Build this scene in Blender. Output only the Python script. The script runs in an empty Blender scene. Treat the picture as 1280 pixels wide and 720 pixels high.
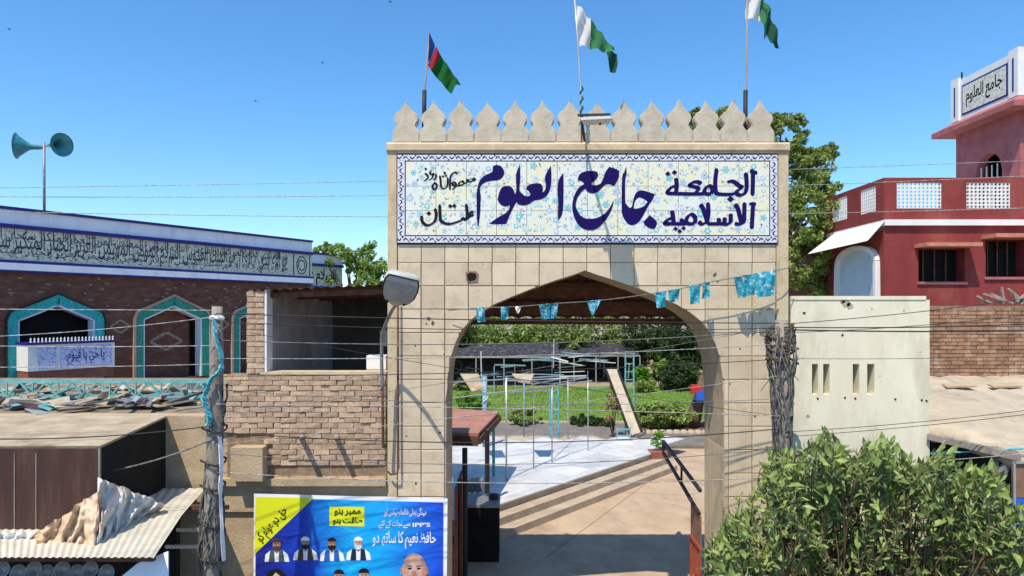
import bpy, bmesh, math, random, unicodedata
import numpy as np
from mathutils import Vector, Matrix
from mathutils.geometry import tessellate_polygon
R = random.Random(7)
NR = np.random.default_rng(7)
SC = bpy.context.scene
COL = SC.collection
F, H, HY = 853.0, 4.4, 390.0           # focal length in pixels of the 1280 px frame, eye height, horizon row

# ------------------------------------------------------------------ camera, world, sun, exposure
cam = bpy.data.cameras.new('camera'); cam.sensor_width = 36; cam.lens = 36*F/1280
cam.shift_y = (HY-360)/1280; cam.clip_start = .1; cam.clip_end = 3000
co = bpy.data.objects.new('camera', cam); COL.objects.link(co)
co.location = (0, 0, H); co.rotation_euler = (math.radians(90), 0, 0); SC.camera = co
SUN = Vector((.52, 1, -1.92)).normalized()
w = bpy.data.worlds.new('World'); SC.world = w; w.use_nodes = True
nt = w.node_tree; bg = nt.nodes['Background']
sky = nt.nodes.new('ShaderNodeTexSky'); sky.sky_type = 'NISHITA'; sky.sun_disc = False
sky.sun_elevation = math.asin(-SUN.z); sky.sun_rotation = math.atan2(-SUN.x, -SUN.y)
sky.air_density = 1.0; sky.dust_density = .5; sky.ozone_density = 6; sky.altitude = 100
hsv = nt.nodes.new('ShaderNodeHueSaturation'); hsv.inputs['Hue'].default_value = .496; hsv.inputs['Saturation'].default_value = 1.18; hsv.inputs['Value'].default_value = 1.36
nt.links.new(sky.outputs[0], hsv.inputs['Color']); nt.links.new(hsv.outputs[0], bg.inputs[0]); bg.inputs[1].default_value = .15
sl = bpy.data.lights.new('sun', 'SUN'); sl.energy = 5.0; sl.angle = math.radians(.5); sl.color = (1, .895, .74)
so = bpy.data.objects.new('sun', sl); COL.objects.link(so); so.rotation_euler = SUN.to_track_quat('-Z', 'Y').to_euler()
SC.view_settings.view_transform = 'Standard'; SC.view_settings.look = 'None'
SC.view_settings.exposure = 0.12; SC.view_settings.gamma = 1
SC.cycles.max_bounces = 6

# ------------------------------------------------------------------ helpers
def P(px, py, d):                      # a measured picture point at distance d -> place
    return Vector(((px-640)*d/F, d, H-(py-HY)*d/F))
def X(px, d): return (px-640)*d/F
def Z(py, d): return H-(py-HY)*d/F

MATS = {}
def mat(name, c1, c2=None, scale=6, rough=.8, bump=.15, bscale=40, stretch=(1, 1, 1), c3=None, s3=1.2, a3=.5, metal=0, piece=0, island=0, spec=.3, lo=.38, hi=.62, trans=0):
    if name in MATS: return MATS[name]
    m = bpy.data.materials.new(name); m.use_nodes = True; MATS[name] = m
    n, l = m.node_tree.nodes, m.node_tree.links; b = n['Principled BSDF']
    c2 = c2 or tuple(v*.75 for v in c1)
    tc = n.new('ShaderNodeTexCoord'); mp = n.new('ShaderNodeMapping'); mp.inputs['Scale'].default_value = stretch
    l.new(tc.outputs['Object'], mp.inputs[0])
    oi = n.new('ShaderNodeObjectInfo')
    if piece:
        vm = n.new('ShaderNodeVectorMath'); vm.operation = 'MULTIPLY_ADD'; vm.inputs[1].default_value = (1, 1, 1)
        cb = n.new('ShaderNodeCombineXYZ'); mu = n.new('ShaderNodeMath'); mu.operation = 'MULTIPLY'; mu.inputs[1].default_value = 50
        l.new(oi.outputs['Random'], mu.inputs[0]); l.new(mu.outputs[0], cb.inputs[0]); l.new(mu.outputs[0], cb.inputs[2])
        l.new(mp.outputs[0], vm.inputs[0]); l.new(cb.outputs[0], vm.inputs[2]); vec = vm.outputs[0]
    else: vec = mp.outputs[0]
    nz = n.new('ShaderNodeTexNoise'); nz.inputs['Scale'].default_value = scale; nz.inputs['Detail'].default_value = 8; nz.inputs['Roughness'].default_value = .65
    l.new(vec, nz.inputs['Vector'])
    cr = n.new('ShaderNodeValToRGB'); cr.color_ramp.elements[0].position = lo; cr.color_ramp.elements[1].position = hi
    cr.color_ramp.elements[0].color = (*c2, 1); cr.color_ramp.elements[1].color = (*c1, 1)
    l.new(nz.outputs[0], cr.inputs[0]); out = cr.outputs[0]
    if c3:
        n3 = n.new('ShaderNodeTexNoise'); n3.inputs['Scale'].default_value = s3; n3.inputs['Detail'].default_value = 6; n3.inputs['Roughness'].default_value = .7
        l.new(vec, n3.inputs['Vector'])
        r3 = n.new('ShaderNodeMapRange'); r3.inputs['From Min'].default_value = .5; r3.inputs['From Max'].default_value = .68; r3.inputs['To Max'].default_value = a3
        l.new(n3.outputs[0], r3.inputs[0])
        mx = n.new('ShaderNodeMix'); mx.data_type = 'RGBA'; mx.inputs['B'].default_value = (*c3, 1)
        l.new(r3.outputs[0], mx.inputs['Factor']); l.new(out, mx.inputs['A']); out = mx.outputs['Result']
    if piece or island:
        hs = n.new('ShaderNodeHueSaturation'); mr = n.new('ShaderNodeMapRange')
        amt = piece or island
        mr.inputs['To Min'].default_value = 1-amt; mr.inputs['To Max'].default_value = 1+amt
        if island:
            gi = n.new('ShaderNodeNewGeometry'); l.new(gi.outputs['Random Per Island'], mr.inputs[0])
        else: l.new(oi.outputs['Random'], mr.inputs[0])
        l.new(mr.outputs[0], hs.inputs['Value']); l.new(out, hs.inputs['Color']); out = hs.outputs[0]
    l.new(out, b.inputs['Base Color'])
    b.inputs['Roughness'].default_value = rough; b.inputs['Metallic'].default_value = metal
    b.inputs['Specular IOR Level'].default_value = spec
    if bump:
        nb = n.new('ShaderNodeTexNoise'); nb.inputs['Scale'].default_value = bscale; nb.inputs['Detail'].default_value = 6
        l.new(vec, nb.inputs['Vector']); bp = n.new('ShaderNodeBump'); bp.inputs['Strength'].default_value = bump; bp.inputs['Distance'].default_value = .02
        l.new(nb.outputs[0], bp.inputs['Height']); l.new(bp.outputs[0], b.inputs['Normal'])
    if trans:
        tr = n.new('ShaderNodeBsdfTranslucent'); l.new(out, tr.inputs[0]); ms = n.new('ShaderNodeMixShader'); ms.inputs[0].default_value = trans
        l.new(b.outputs[0], ms.inputs[1]); l.new(tr.outputs[0], ms.inputs[2]); l.new(ms.outputs[0], n['Material Output'].inputs[0])
    return m

class MB:
    def __init__(s): s.v, s.f = [], []
    def add(s, v, f):
        k = len(s.v); s.v += [tuple(p) for p in v]; s.f += [tuple(i+k for i in q) for q in f]; return s
    def box(s, x0, x1, y0, y1, z0, z1):
        return s.add([(x0,y0,z0),(x1,y0,z0),(x1,y1,z0),(x0,y1,z0),(x0,y0,z1),(x1,y0,z1),(x1,y1,z1),(x0,y1,z1)],
                     [(0,3,2,1),(4,5,6,7),(0,1,5,4),(1,2,6,5),(2,3,7,6),(3,0,4,7)])
    def hexa(s, a, b):                 # two quads of four points
        return s.add(list(a)+list(b), [(3,2,1,0),(4,5,6,7),(0,1,5,4),(1,2,6,5),(2,3,7,6),(3,0,4,7)])
    def slab(s, quad, t):              # quad thickened along its normal
        q = [Vector(p) for p in quad]; n = (q[1]-q[0]).cross(q[-1]-q[0]).normalized()*t
        return s.hexa([p-n for p in q], q)
    def beam(s, a, b, wd, ht=None):
        a, b = Vector(a), Vector(b); ht = ht or wd; d = (b-a).normalized()
        up = Vector((0,0,1)) if abs(d.z) < .95 else Vector((0,1,0))
        u = d.cross(up).normalized()*wd/2; v = u.cross(d).normalized()*ht/2
        return s.hexa([a-u-v, a+u-v, a+u+v, a-u+v], [b-u-v, b+u-v, b+u+v, b-u+v])
    def tube(s, pts, r, n=8, cap=True):
        pts = [Vector(p) for p in pts]; m = len(pts); rr = r if isinstance(r, (list, tuple)) else [r]*m
        k = len(s.v); prev = None
        for i, p in enumerate(pts):
            d = (pts[min(i+1, m-1)]-pts[max(i-1, 0)]).normalized()
            if prev is None:
                u = d.orthogonal().normalized()
            else:
                u = (prev-d*prev.dot(d)); u = u.normalized() if u.length > 1e-5 else d.orthogonal().normalized()
            prev = u; v = d.cross(u)
            for j in range(n):
                a = 2*math.pi*j/n; s.v.append(tuple(p+(u*math.cos(a)+v*math.sin(a))*rr[i]))
        for i in range(m-1):
            for j in range(n):
                s.f.append((k+i*n+j, k+i*n+(j+1)%n, k+(i+1)*n+(j+1)%n, k+(i+1)*n+j))
        if cap:
            s.f.append(tuple(k+j for j in range(n))[::-1]); s.f.append(tuple(k+(m-1)*n+j for j in range(n)))
        return s
    def lathe(s, base, prof, n=16, axis=None):
        base = Vector(base); ax = (Vector(axis) if axis else Vector((0,0,1))).normalized(); u = ax.orthogonal().normalized(); v = ax.cross(u)
        k = len(s.v)
        for r, h in prof:
            for j in range(n):
                a = 2*math.pi*j/n; s.v.append(tuple(base+ax*h+(u*math.cos(a)+v*math.sin(a))*max(r, 1e-4)))
        for i in range(len(prof)-1):
            for j in range(n):
                s.f.append((k+i*n+j, k+i*n+(j+1)%n, k+(i+1)*n+(j+1)%n, k+(i+1)*n+j))
        return s
    def prism(s, pts, y0, y1):         # outline in x,z extruded along y (front y0)
        n = len(pts); a = [(x, y0, z) for x, z in pts]; b = [(x, y1, z) for x, z in pts]
        tri = tessellate_polygon([[Vector((x, z, 0)) for x, z in pts]])
        area = sum(pts[i][0]*pts[(i+1)%n][1]-pts[(i+1)%n][0]*pts[i][1] for i in range(n))
        fs = [tuple(t) for t in tri]+[tuple(i+n for i in t) for t in tri]+[(i, (i+1)%n, (i+1)%n+n, i+n) for i in range(n)]
        return s.add(a+b, fs)
    def build(s, name, m, parent=None, smooth=False, fix=True, **kw):
        v = np.array(s.v, dtype=float); base = Vector((0,0,0))
        if parent is not None: base = WB[parent.name]
        else:
            base = Vector(((v[:,0].min()+v[:,0].max())/2, (v[:,1].min()+v[:,1].max())/2, v[:,2].min()))
        me = bpy.data.meshes.new(name); me.from_pydata([(p[0]-base.x, p[1]-base.y, p[2]-base.z) for p in s.v], [], s.f)
        if fix:
            bm = bmesh.new(); bm.from_mesh(me); bmesh.ops.recalc_face_normals(bm, faces=bm.faces); bm.to_mesh(me); bm.free()
        if smooth: me.polygons.foreach_set('use_smooth', [True]*len(me.polygons))
        me.materials.append(m)
        o = bpy.data.objects.new(name, me); COL.objects.link(o)
        if parent is not None: o.parent = parent; WB[o.name] = base
        else: o.location = base; WB[o.name] = base
        for k, x in kw.items(): o[k] = x
        return o
WB = {}
def thing(name, label, cat, loc, group=None):
    o = bpy.data.objects.new(name, None); COL.objects.link(o); o.location = loc; o.empty_display_size = .2
    WB[o.name] = Vector(loc); o['label'] = label; o['category'] = cat
    if group: o['group'] = group
    return o
def tag(o, label, cat, group=None):
    o['label'] = label; o['category'] = cat
    if group: o['group'] = group
    return o
def inst(name, me, loc, parent, rot=None, scale=None):   # a piece that shares mesh data, loc in world
    o = bpy.data.objects.new(name, me); COL.objects.link(o); o.parent = parent
    o.location = Vector(loc)-WB[parent.name]
    if rot: o.rotation_euler = rot
    if scale: o.scale = scale
    return o
def flatmesh(name, v, f, m):
    me = bpy.data.meshes.new(name); me.from_pydata(v, [], f); me.materials.append(m); return me
def smooth_closed(pts, k=3, hole=False):
    out = []; n = len(pts)
    for i in range(n):
        p0, p1, p2, p3 = [Vector(pts[(i+j-1) % n]) for j in range(4)]
        sharp = lambda a, b, c: (b-a).angle(c-b, 0) > 1.05
        for j in range(k):
            t = j/k
            a = p1 if sharp(p0, p1, p2) else p0; b = p2 if sharp(p1, p2, p3) else p3
            q = .5*((2*p1)+(-a+p2)*t+(2*a-5*p1+4*p2-b)*t*t+(-a+3*p1-3*p2+b)*t**3)
            out.append((q.x, q.y))
    return out
def smooth_open(pts, k=5):
    out = []; n = len(pts); V = [Vector(p) for p in pts]
    for i in range(n-1):
        p0, p1, p2, p3 = V[max(i-1, 0)], V[i], V[i+1], V[min(i+2, n-1)]
        for j in range(k):
            t = j/k; out.append(.5*((2*p1)+(-p0+p2)*t+(2*p0-5*p1+4*p2-p3)*t*t+(-p0+3*p1-3*p2+p3)*t**3))
    out.append(V[-1]); return out

# ------------------------------------------------------------------ writing: Arabic script shaped from presentation forms
FORMS = {}
for rg in ((0xFB50, 0xFDFF), (0xFE70, 0xFEFC)):
    for cp in range(rg[0], rg[1]+1):
        d = unicodedata.decomposition(chr(cp)).split()
        if d and d[0] in ('<initial>', '<medial>', '<final>', '<isolated>'):
            FORMS.setdefault(tuple(int(x, 16) for x in d[1:]), {}).setdefault(d[0][1:-1], chr(cp))
def shape(txt):
    cs = [(ord(c),) for c in txt]; i = 0; out = []
    while i < len(cs):
        if cs[i] == (0x644,) and i+1 < len(cs) and cs[i+1][0] in (0x627, 0x623, 0x622, 0x625): out.append((0x644, cs[i+1][0])); i += 2
        else: out.append(cs[i]); i += 1
    def fw(c): return c in FORMS and ('initial' in FORMS[c] or 'medial' in FORMS[c])
    def bk(c): return c in FORMS and ('final' in FORMS[c] or 'medial' in FORMS[c])
    res = []
    for i, c in enumerate(out):
        p = i > 0 and fw(out[i-1]) and bk(c); n = i+1 < len(out) and fw(c) and bk(out[i+1])
        k = 'medial' if p and n else 'final' if p else 'initial' if n else 'isolated'
        f = FORMS.get(c); res.append((f.get(k) or f.get('isolated')) if f else ''.join(map(chr, c)))
    return res[::-1]
GL = {}
def glyph(c, off):
    if (c, off) not in GL:
        def conv(s):
            cu = bpy.data.curves.new('t', 'FONT'); cu.body = s; cu.offset = off; cu.resolution_u = 3
            o = bpy.data.objects.new('t', cu); me = bpy.data.meshes.new_from_object(o)
            v = [tuple(x.co) for x in me.vertices]; f = [tuple(p.vertices) for p in me.polygons]
            bpy.data.objects.remove(o); bpy.data.curves.remove(cu); bpy.data.meshes.remove(me); return v, f
        v, f = conv(c); bar = conv('|')[0]; vb = conv(c+'|')[0]
        adv = max(x[0] for x in vb)-max(x[0] for x in bar) if vb else .3
        if c == ' ': adv = .22
        GL[(c, off)] = (v, f, adv)
    return GL[(c, off)]
def text(txt, off=.01, rtl=True):      # -> verts (x, y, layer), faces, width
    V, Fc, x = [], [], 0.0
    for i, c in enumerate(shape(txt) if rtl else list(txt)):
        v, f, adv = glyph(c, off); k = len(V)
        V += [(p[0]+x, p[1], i % 2) for p in v]; Fc += [tuple(j+k for j in q) for q in f]; x += adv
    return V, Fc, x
def text_on(txt, place, name, m, parent, off=.01, rtl=True, width=None, height=None):
    """place(u, v, layer): u 0..width, v 0..height"""
    V, Fc, wd = text(txt, off, rtl)
    if not V: return
    x0 = min(p[0] for p in V); x1 = max(p[0] for p in V); y0 = min(p[1] for p in V); y1 = max(p[1] for p in V)
    sx = width/(x1-x0); sy = height/(y1-y0)
    mb = MB(); mb.add([place((p[0]-x0)*sx, (p[1]-y0)*sy, p[2]) for p in V], Fc)
    return mb.build(name, m, parent, fix=False)

# ------------------------------------------------------------------ materials
M = dict(
 tile=mat('glazed_cream_tile', (.64,.53,.38), (.56,.45,.31), 2.2, .42, .06, 30, piece=.1, c3=(.36,.27,.17), s3=5, a3=.5, spec=.4),
 grout=mat('grout', (.28,.21,.13), (.2,.15,.09), 8, .9),
 cream=mat('cream_plaster', (.6,.49,.33), (.5,.4,.26), 5, .85, .2, 60, c3=(.3,.23,.15), s3=3, a3=.5),
 merlon=mat('weathered_cream_paint', (.56,.5,.4), (.46,.4,.3), 6, .85, .25, 50, piece=.05, c3=(.3,.26,.2), s3=4, a3=.5),
 navy=mat('navy_glaze', (.014,.006,.12), (.01,.004,.06), 30, .6, .02, spec=.08),
 ink=mat('black_glaze', (.016,.013,.028), (.01,.009,.015), 12, .6, .02, spec=.08),
 white=mat('white_paint', (.78,.78,.76), (.68,.68,.66), 4, .7, .08, c3=(.5,.5,.48), s3=2, a3=.4),
 lilac=mat('pale_lilac_paint', (.82,.82,.86), (.76,.77,.84), 3, .6, .05, c3=(.4,.42,.5), s3=1.6, a3=.4, stretch=(1,1,.4)),
 blueline=mat('dark_blue_tile', (.025,.02,.22), (.02,.018,.14), 9, .45, .03),
 brownwall=mat('brown_split_brick', (.17,.075,.052), (.115,.048,.035), 3, .9, .4, 25, stretch=(1,1,3), c3=(.22,.13,.09), s3=3, a3=.4),
 teal=mat('teal_glaze', (.01,.42,.4), (.008,.32,.31), 14, .4, .1, 50, c3=(.12,.5,.46), s3=14, a3=.8),
 tealdark=mat('green_teal_glaze', (.02,.3,.22), (.015,.22,.17), 14, .4, .1, 50, c3=(.1,.36,.28), s3=14, a3=.8),
 pink=mat('pink_stone_trim', (.5,.3,.22), (.4,.23,.17), 8, .8),
 tealpaint=mat('chalky_teal_paint', (.16,.4,.38), (.1,.3,.3), 9, .6, .2, c3=(.4,.45,.42), s3=7, a3=.7),
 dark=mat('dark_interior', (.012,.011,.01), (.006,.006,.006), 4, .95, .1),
 brick=mat('buff_brick', (.55,.4,.28), (.42,.28,.18), 9, .95, .6, 60, piece=.13, c3=(.62,.48,.35), s3=8, a3=.8),
 mortar=mat('sandy_mortar', (.3,.21,.13), (.2,.14,.09), 12, .95, .5, 50),
 redbrick=mat('weathered_red_brick', (.36,.2,.12), (.22,.12,.075), 7, .95, .5, 50, island=.25, c3=(.5,.38,.26), s3=3, a3=.7),
 mud=mat('sandy_plaster', (.5,.39,.25), (.4,.3,.19), 3, .95, .4, 30, c3=(.3,.22,.15), s3=1.6, a3=.6),
 mudlight=mat('dusty_roof_screed', (.5,.43,.32), (.4,.34,.25), 2.5, .95, .4, 20, c3=(.26,.22,.16), s3=1.5, a3=.7),
 creamwall=mat('pale_yellow_limewash', (.78,.73,.56), (.7,.64,.48), 2, .85, .2, 30, c3=(.46,.42,.3), s3=1.8, a3=.6, stretch=(1,1,.35)),
 red=mat('maroon_paint', (.24,.04,.037), (.19,.03,.03), 1.5, .8, .25, 20, c3=(.32,.1,.075), s3=.8, a3=.6, stretch=(1,1,.5)),
 terracotta=mat('faded_pink_paint', (.4,.14,.14), (.32,.1,.11), 3, .8, .1),
 orange=mat('peach_paint', (.55,.24,.15), (.45,.18,.12), 4, .8),
 concrete=mat('driveway_concrete', (.5,.38,.26), (.4,.3,.2), 1.1, .92, .3, 14, c3=(.27,.21,.15), s3=.9, a3=.75),
 marble=mat('white_marble_floor', (.62,.62,.6), (.5,.51,.51), 1.2, .45, .03, piece=.1, c3=(.36,.34,.3), s3=1.6, a3=.5),
 step=mat('worn_step_stone', (.48,.39,.29), (.37,.3,.22), 3, .8, .2),
 dust=mat('dusty_ground', (.33,.27,.19), (.26,.21,.15), .8, .95, .3, 10),
 lawn=mat('lawn_green', (.17,.28,.04), (.11,.2,.03), 1.2, .95, .5, 40, c3=(.22,.36,.06), s3=.5, a3=.6),
 leafA=mat('bush_leaf', (.25,.33,.09), (.11,.18,.04), 3, .45, 0, island=.65, c3=(.42,.4,.22), s3=5, a3=.6, trans=.3, spec=.35),
 leafP=mat('bush_leaf_single', (.33,.4,.12), (.18,.26,.07), 3, .55, 0, piece=.4, trans=.3, spec=.35),
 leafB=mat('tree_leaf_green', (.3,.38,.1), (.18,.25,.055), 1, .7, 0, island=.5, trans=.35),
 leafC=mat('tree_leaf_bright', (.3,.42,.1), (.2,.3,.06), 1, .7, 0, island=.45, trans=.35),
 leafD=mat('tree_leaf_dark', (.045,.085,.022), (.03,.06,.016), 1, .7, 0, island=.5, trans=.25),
 leafE=mat('shrub_leaf_lime', (.19,.4,.03), (.12,.28,.02), 1, .7, 0, island=.35, trans=.35),
 bark=mat('brown_bark', (.16,.1,.065), (.09,.06,.04), 12, .95, .6, 30, stretch=(1,1,.3)),
 steel=mat('painted_grey_steel', (.3,.31,.31), (.2,.2,.2), 12, .5, .1, metal=.4),
 rust=mat('brown_rusty_steel', (.14,.06,.04), (.08,.035,.025), 8, .8, .2, c3=(.25,.12,.06), s3=5, a3=.6),
 kiosk=mat('dark_brown_tin', (.075,.035,.026), (.05,.024,.019), 2, .6, .1, 12, stretch=(3,1,.4), c3=(.11,.06,.045), s3=2, a3=.6),
 kiosktop=mat('dusty_tin_roof', (.48,.4,.28), (.34,.27,.18), 2.5, .9, .3, 20, c3=(.24,.15,.09), s3=1.8, a3=.8),
 tin=mat('crumpled_rusty_sheet', (.72,.7,.66), (.55,.54,.52), 4, .5, .1, c3=(.5,.2,.06), s3=3.4, a3=.9, metal=.15),
 corr=mat('corrugated_awning_sheet', (.62,.58,.46), (.52,.49,.4), 3, .6, .1, c3=(.36,.34,.3), s3=2.4, a3=.6),
 cable=mat('black_cable', (.035,.032,.03), (.02,.02,.02), 20, .6, 0),
 cablegrey=mat('grey_cable', (.2,.19,.18), (.08,.075,.07), 20, .6, 0, island=.6),
 cablepale=mat('pale_cable', (.5,.49,.46), (.16,.155,.15), 20, .5, 0),
 pole=mat('weathered_pole', (.33,.29,.25), (.2,.17,.14), 9, .85, .4, 30, stretch=(1,1,.3)),
 clothteal=mat('faded_teal_cloth', (.08,.42,.5), (.05,.28,.36), 9, .8, .3, c3=(.4,.6,.6), s3=6, a3=.5),
 horn=mat('teal_horn_paint', (.06,.3,.34), (.04,.2,.24), 6, .45, .05, c3=(.15,.4,.4), s3=4, a3=.5),
 lamp=mat('grey_lamp_casting', (.5,.5,.48), (.4,.4,.38), 6, .45, .05),
 lens=mat('clouded_lamp_glass', (.42,.42,.42), (.3,.3,.3), 3, .25, 0, spec=.6),
 fgreen=mat('flag_green', (.005,.14,.02), (.004,.1,.015), 5, .8, .1, trans=.35),
 fgreen2=mat('flag_pale_green', (.06,.27,.11), (.04,.2,.08), 5, .8, .1, trans=.35),
 fdark=mat('flag_dark_green', (.008,.085,.045), (.005,.06,.03), 5, .8, .1, trans=.2),
 fwhite=mat('flag_white', (.8,.8,.78), (.7,.7,.68), 5, .8, .1, trans=.35),
 fred=mat('flag_red', (.4,.02,.04), (.3,.015,.03), 5, .8, .1, trans=.3),
 fblue=mat('flag_blue', (.02,.13,.4), (.015,.09,.3), 5, .8, .1, trans=.3),
 shade=mat('black_shade_net', (.04,.04,.05), (.02,.02,.025), 6, .9, .3, c3=(.16,.15,.17), s3=3, a3=.8),
 yellow=mat('banner_yellow', (.75,.8,.02), (.7,.74,.02), 3, .5, 0),
 pwhite=mat('print_white', (.85,.87,.88), (.8,.8,.8), 3, .5, 0),
 pblack=mat('print_black', (.015,.015,.015), (.01,.01,.01), 3, .5, 0),
 skin=mat('print_skin', (.52,.28,.2), (.3,.14,.1), 12, .5, 0), skin2=mat('print_skin_pale', (.66,.42,.34), (.44,.25,.2), 9, .5, 0),
 pbrown=mat('print_brown', (.1,.05,.04), (.07,.035,.03), 9, .5, 0), pblue=mat('print_blue', (.02,.13,.5), (.015,.1,.4), 9, .5, 0),
 pgrey=mat('print_grey', (.08,.12,.12), (.06,.09,.09), 9, .5, 0), pochre=mat('print_ochre', (.35,.18,.06), (.28,.14,.05), 9, .5, 0), pnavy=mat('print_navy', (.015,.03,.09), (.01,.02,.06), 9, .5, 0),
 pot=mat('terracotta_pot', (.36,.12,.08), (.27,.09,.06), 8, .85, .2),
 redpaint=mat('bright_red_paint', (.6,.03,.03), (.5,.02,.02), 8, .5), bluepaint=mat('bright_blue_paint', (.03,.14,.6), (.02,.1,.5), 8, .5),
 gatered=mat('red_oxide_gate_paint', (.38,.085,.045), (.28,.06,.035), 8, .6, .1),
 gatebrown=mat('tan_gate_sheet', (.27,.15,.095), (.2,.11,.07), 4, .7, .1),
 roofred=mat('faded_red_roof', (.4,.2,.15), (.3,.15,.11), 3, .9, .2),
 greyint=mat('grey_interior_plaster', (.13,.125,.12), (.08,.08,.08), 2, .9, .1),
 paleblue=mat('pale_blue_pipe_paint', (.25,.42,.55), (.18,.32,.42), 6, .6), pipe=mat('galvanised_pipe', (.5,.52,.52), (.4,.42,.42), 8, .4, 0, metal=.5),
)
def banner_mat():
    m = bpy.data.materials.new('banner_print_blue'); m.use_nodes = True; n, l = m.node_tree.nodes, m.node_tree.links; b = n['Principled BSDF']
    tc = n.new('ShaderNodeTexCoord'); sp = n.new('ShaderNodeSeparateXYZ'); l.new(tc.outputs['Object'], sp.inputs[0])
    mr = n.new('ShaderNodeMapRange'); mr.inputs[1].default_value = -1.27; mr.inputs[2].default_value = 1.27
    l.new(sp.outputs[0], mr.inputs[0]); cr = n.new('ShaderNodeValToRGB'); e = cr.color_ramp.elements
    e[0].position = 0; e[0].color = (.012,.01,.2,1); e[1].position = 1; e[1].color = (.01,.05,.62,1)
    for p, c in ((.3, (.005,.05,.5,1)), (.5, (.005,.42,.85,1)), (.68, (.005,.38,.85,1)), (.85, (.01,.13,.7,1))):
        q = e.new(p); q.color = c
    nz = n.new('ShaderNodeTexNoise'); nz.inputs['Scale'].default_value = 1.5; l.new(tc.outputs['Object'], nz.inputs[0])
    ma = n.new('ShaderNodeMath'); ma.operation = 'MULTIPLY_ADD'; ma.inputs[1].default_value = .25; l.new(nz.outputs[0], ma.inputs[0])
    sb = n.new('ShaderNodeMath'); sb.operation = 'SUBTRACT'; sb.inputs[1].default_value = .125; l.new(mr.outputs[0], sb.inputs[0]); l.new(sb.outputs[0], ma.inputs[2])
    l.new(ma.outputs[0], cr.inputs[0]); l.new(cr.outputs[0], b.inputs['Base Color']); b.inputs['Roughness'].default_value = .4
    n2 = n.new('ShaderNodeTexNoise'); n2.inputs['Scale'].default_value = 2.2; n2.inputs['Detail'].default_value = 3; n2.inputs['Distortion'].default_value = 1.2; l.new(tc.outputs['Object'], n2.inputs[0])
    bp = n.new('ShaderNodeBump'); bp.inputs['Strength'].default_value = .6; bp.inputs['Distance'].default_value = .06; l.new(n2.outputs[0], bp.inputs['Height']); l.new(bp.outputs[0], b.inputs['Normal'])
    return m
def flower_mat(name, base, base2, sc=7):
    m = bpy.data.materials.new(name); m.use_nodes = True; n, l = m.node_tree.nodes, m.node_tree.links; b = n['Principled BSDF']
    ge = n.new('ShaderNodeNewGeometry')
    def vor(s, lo, hi):
        v = n.new('ShaderNodeTexVoronoi'); v.inputs['Scale'].default_value = s; v.inputs['Randomness'].default_value = .8
        nzd = n.new('ShaderNodeTexNoise'); nzd.inputs['Scale'].default_value = s*2.2; mx = n.new('ShaderNodeMix'); mx.data_type = 'VECTOR'; mx.inputs['Factor'].default_value = .06
        l.new(ge.outputs['Position'], nzd.inputs[0]); l.new(ge.outputs['Position'], mx.inputs['A']); l.new(nzd.outputs['Color'], mx.inputs['B']); l.new(mx.outputs['Result'], v.inputs[0])
        r = n.new('ShaderNodeMapRange'); r.inputs[1].default_value = lo; r.inputs[2].default_value = hi; r.inputs[3].default_value = 1; r.inputs[4].default_value = 0
        l.new(v.outputs['Distance'], r.inputs[0]); return v, r
    nz = n.new('ShaderNodeTexNoise'); nz.inputs['Scale'].default_value = 2; l.new(ge.outputs['Position'], nz.inputs[0])
    cr = n.new('ShaderNodeValToRGB'); cr.color_ramp.elements[0].position = .4; cr.color_ramp.elements[1].position = .6
    cr.color_ramp.elements[0].color = (*base, 1); cr.color_ramp.elements[1].color = (*base2, 1); l.new(nz.outputs[0], cr.inputs[0]); out = cr.outputs[0]
    for s, lo, hi, cols, amt in ((sc, .3, .36, ((.45,.66,.66), (.6,.66,.7), (.68,.68,.7), (.6,.7,.66)), .45), (sc*2.4, .2, .28, ((.4,.4,.55), (.6,.66,.55), (.35,.5,.6), (.55,.6,.7)), .6), (sc, .08, .14, ((.05,.1,.3), (.3,.65,.7), (.1,.2,.4), (.6,.75,.75)), .8)):
        v, r = vor(s, lo, hi); c2 = n.new('ShaderNodeValToRGB'); c2.color_ramp.interpolation = 'CONSTANT'
        e = c2.color_ramp.elements; e[0].color = (*cols[0], 1); e[1].position = .3; e[1].color = (*cols[1], 1)
        for p, c in zip((.55, .8), cols[2:]): q = e.new(p); q.color = (*c, 1)
        sp = n.new('ShaderNodeSeparateColor'); l.new(v.outputs['Color'], sp.inputs[0]); l.new(sp.outputs[0], c2.inputs[0])
        mu = n.new('ShaderNodeMath'); mu.operation = 'MULTIPLY'; mu.inputs[1].default_value = amt; l.new(r.outputs[0], mu.inputs[0])
        mx = n.new('ShaderNodeMix'); mx.data_type = 'RGBA'; l.new(mu.outputs[0], mx.inputs['Factor']); l.new(out, mx.inputs['A']); l.new(c2.outputs[0], mx.inputs['B']); out = mx.outputs['Result']
    l.new(out, b.inputs['Base Color']); b.inputs['Roughness'].default_value = .35; return m
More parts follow.
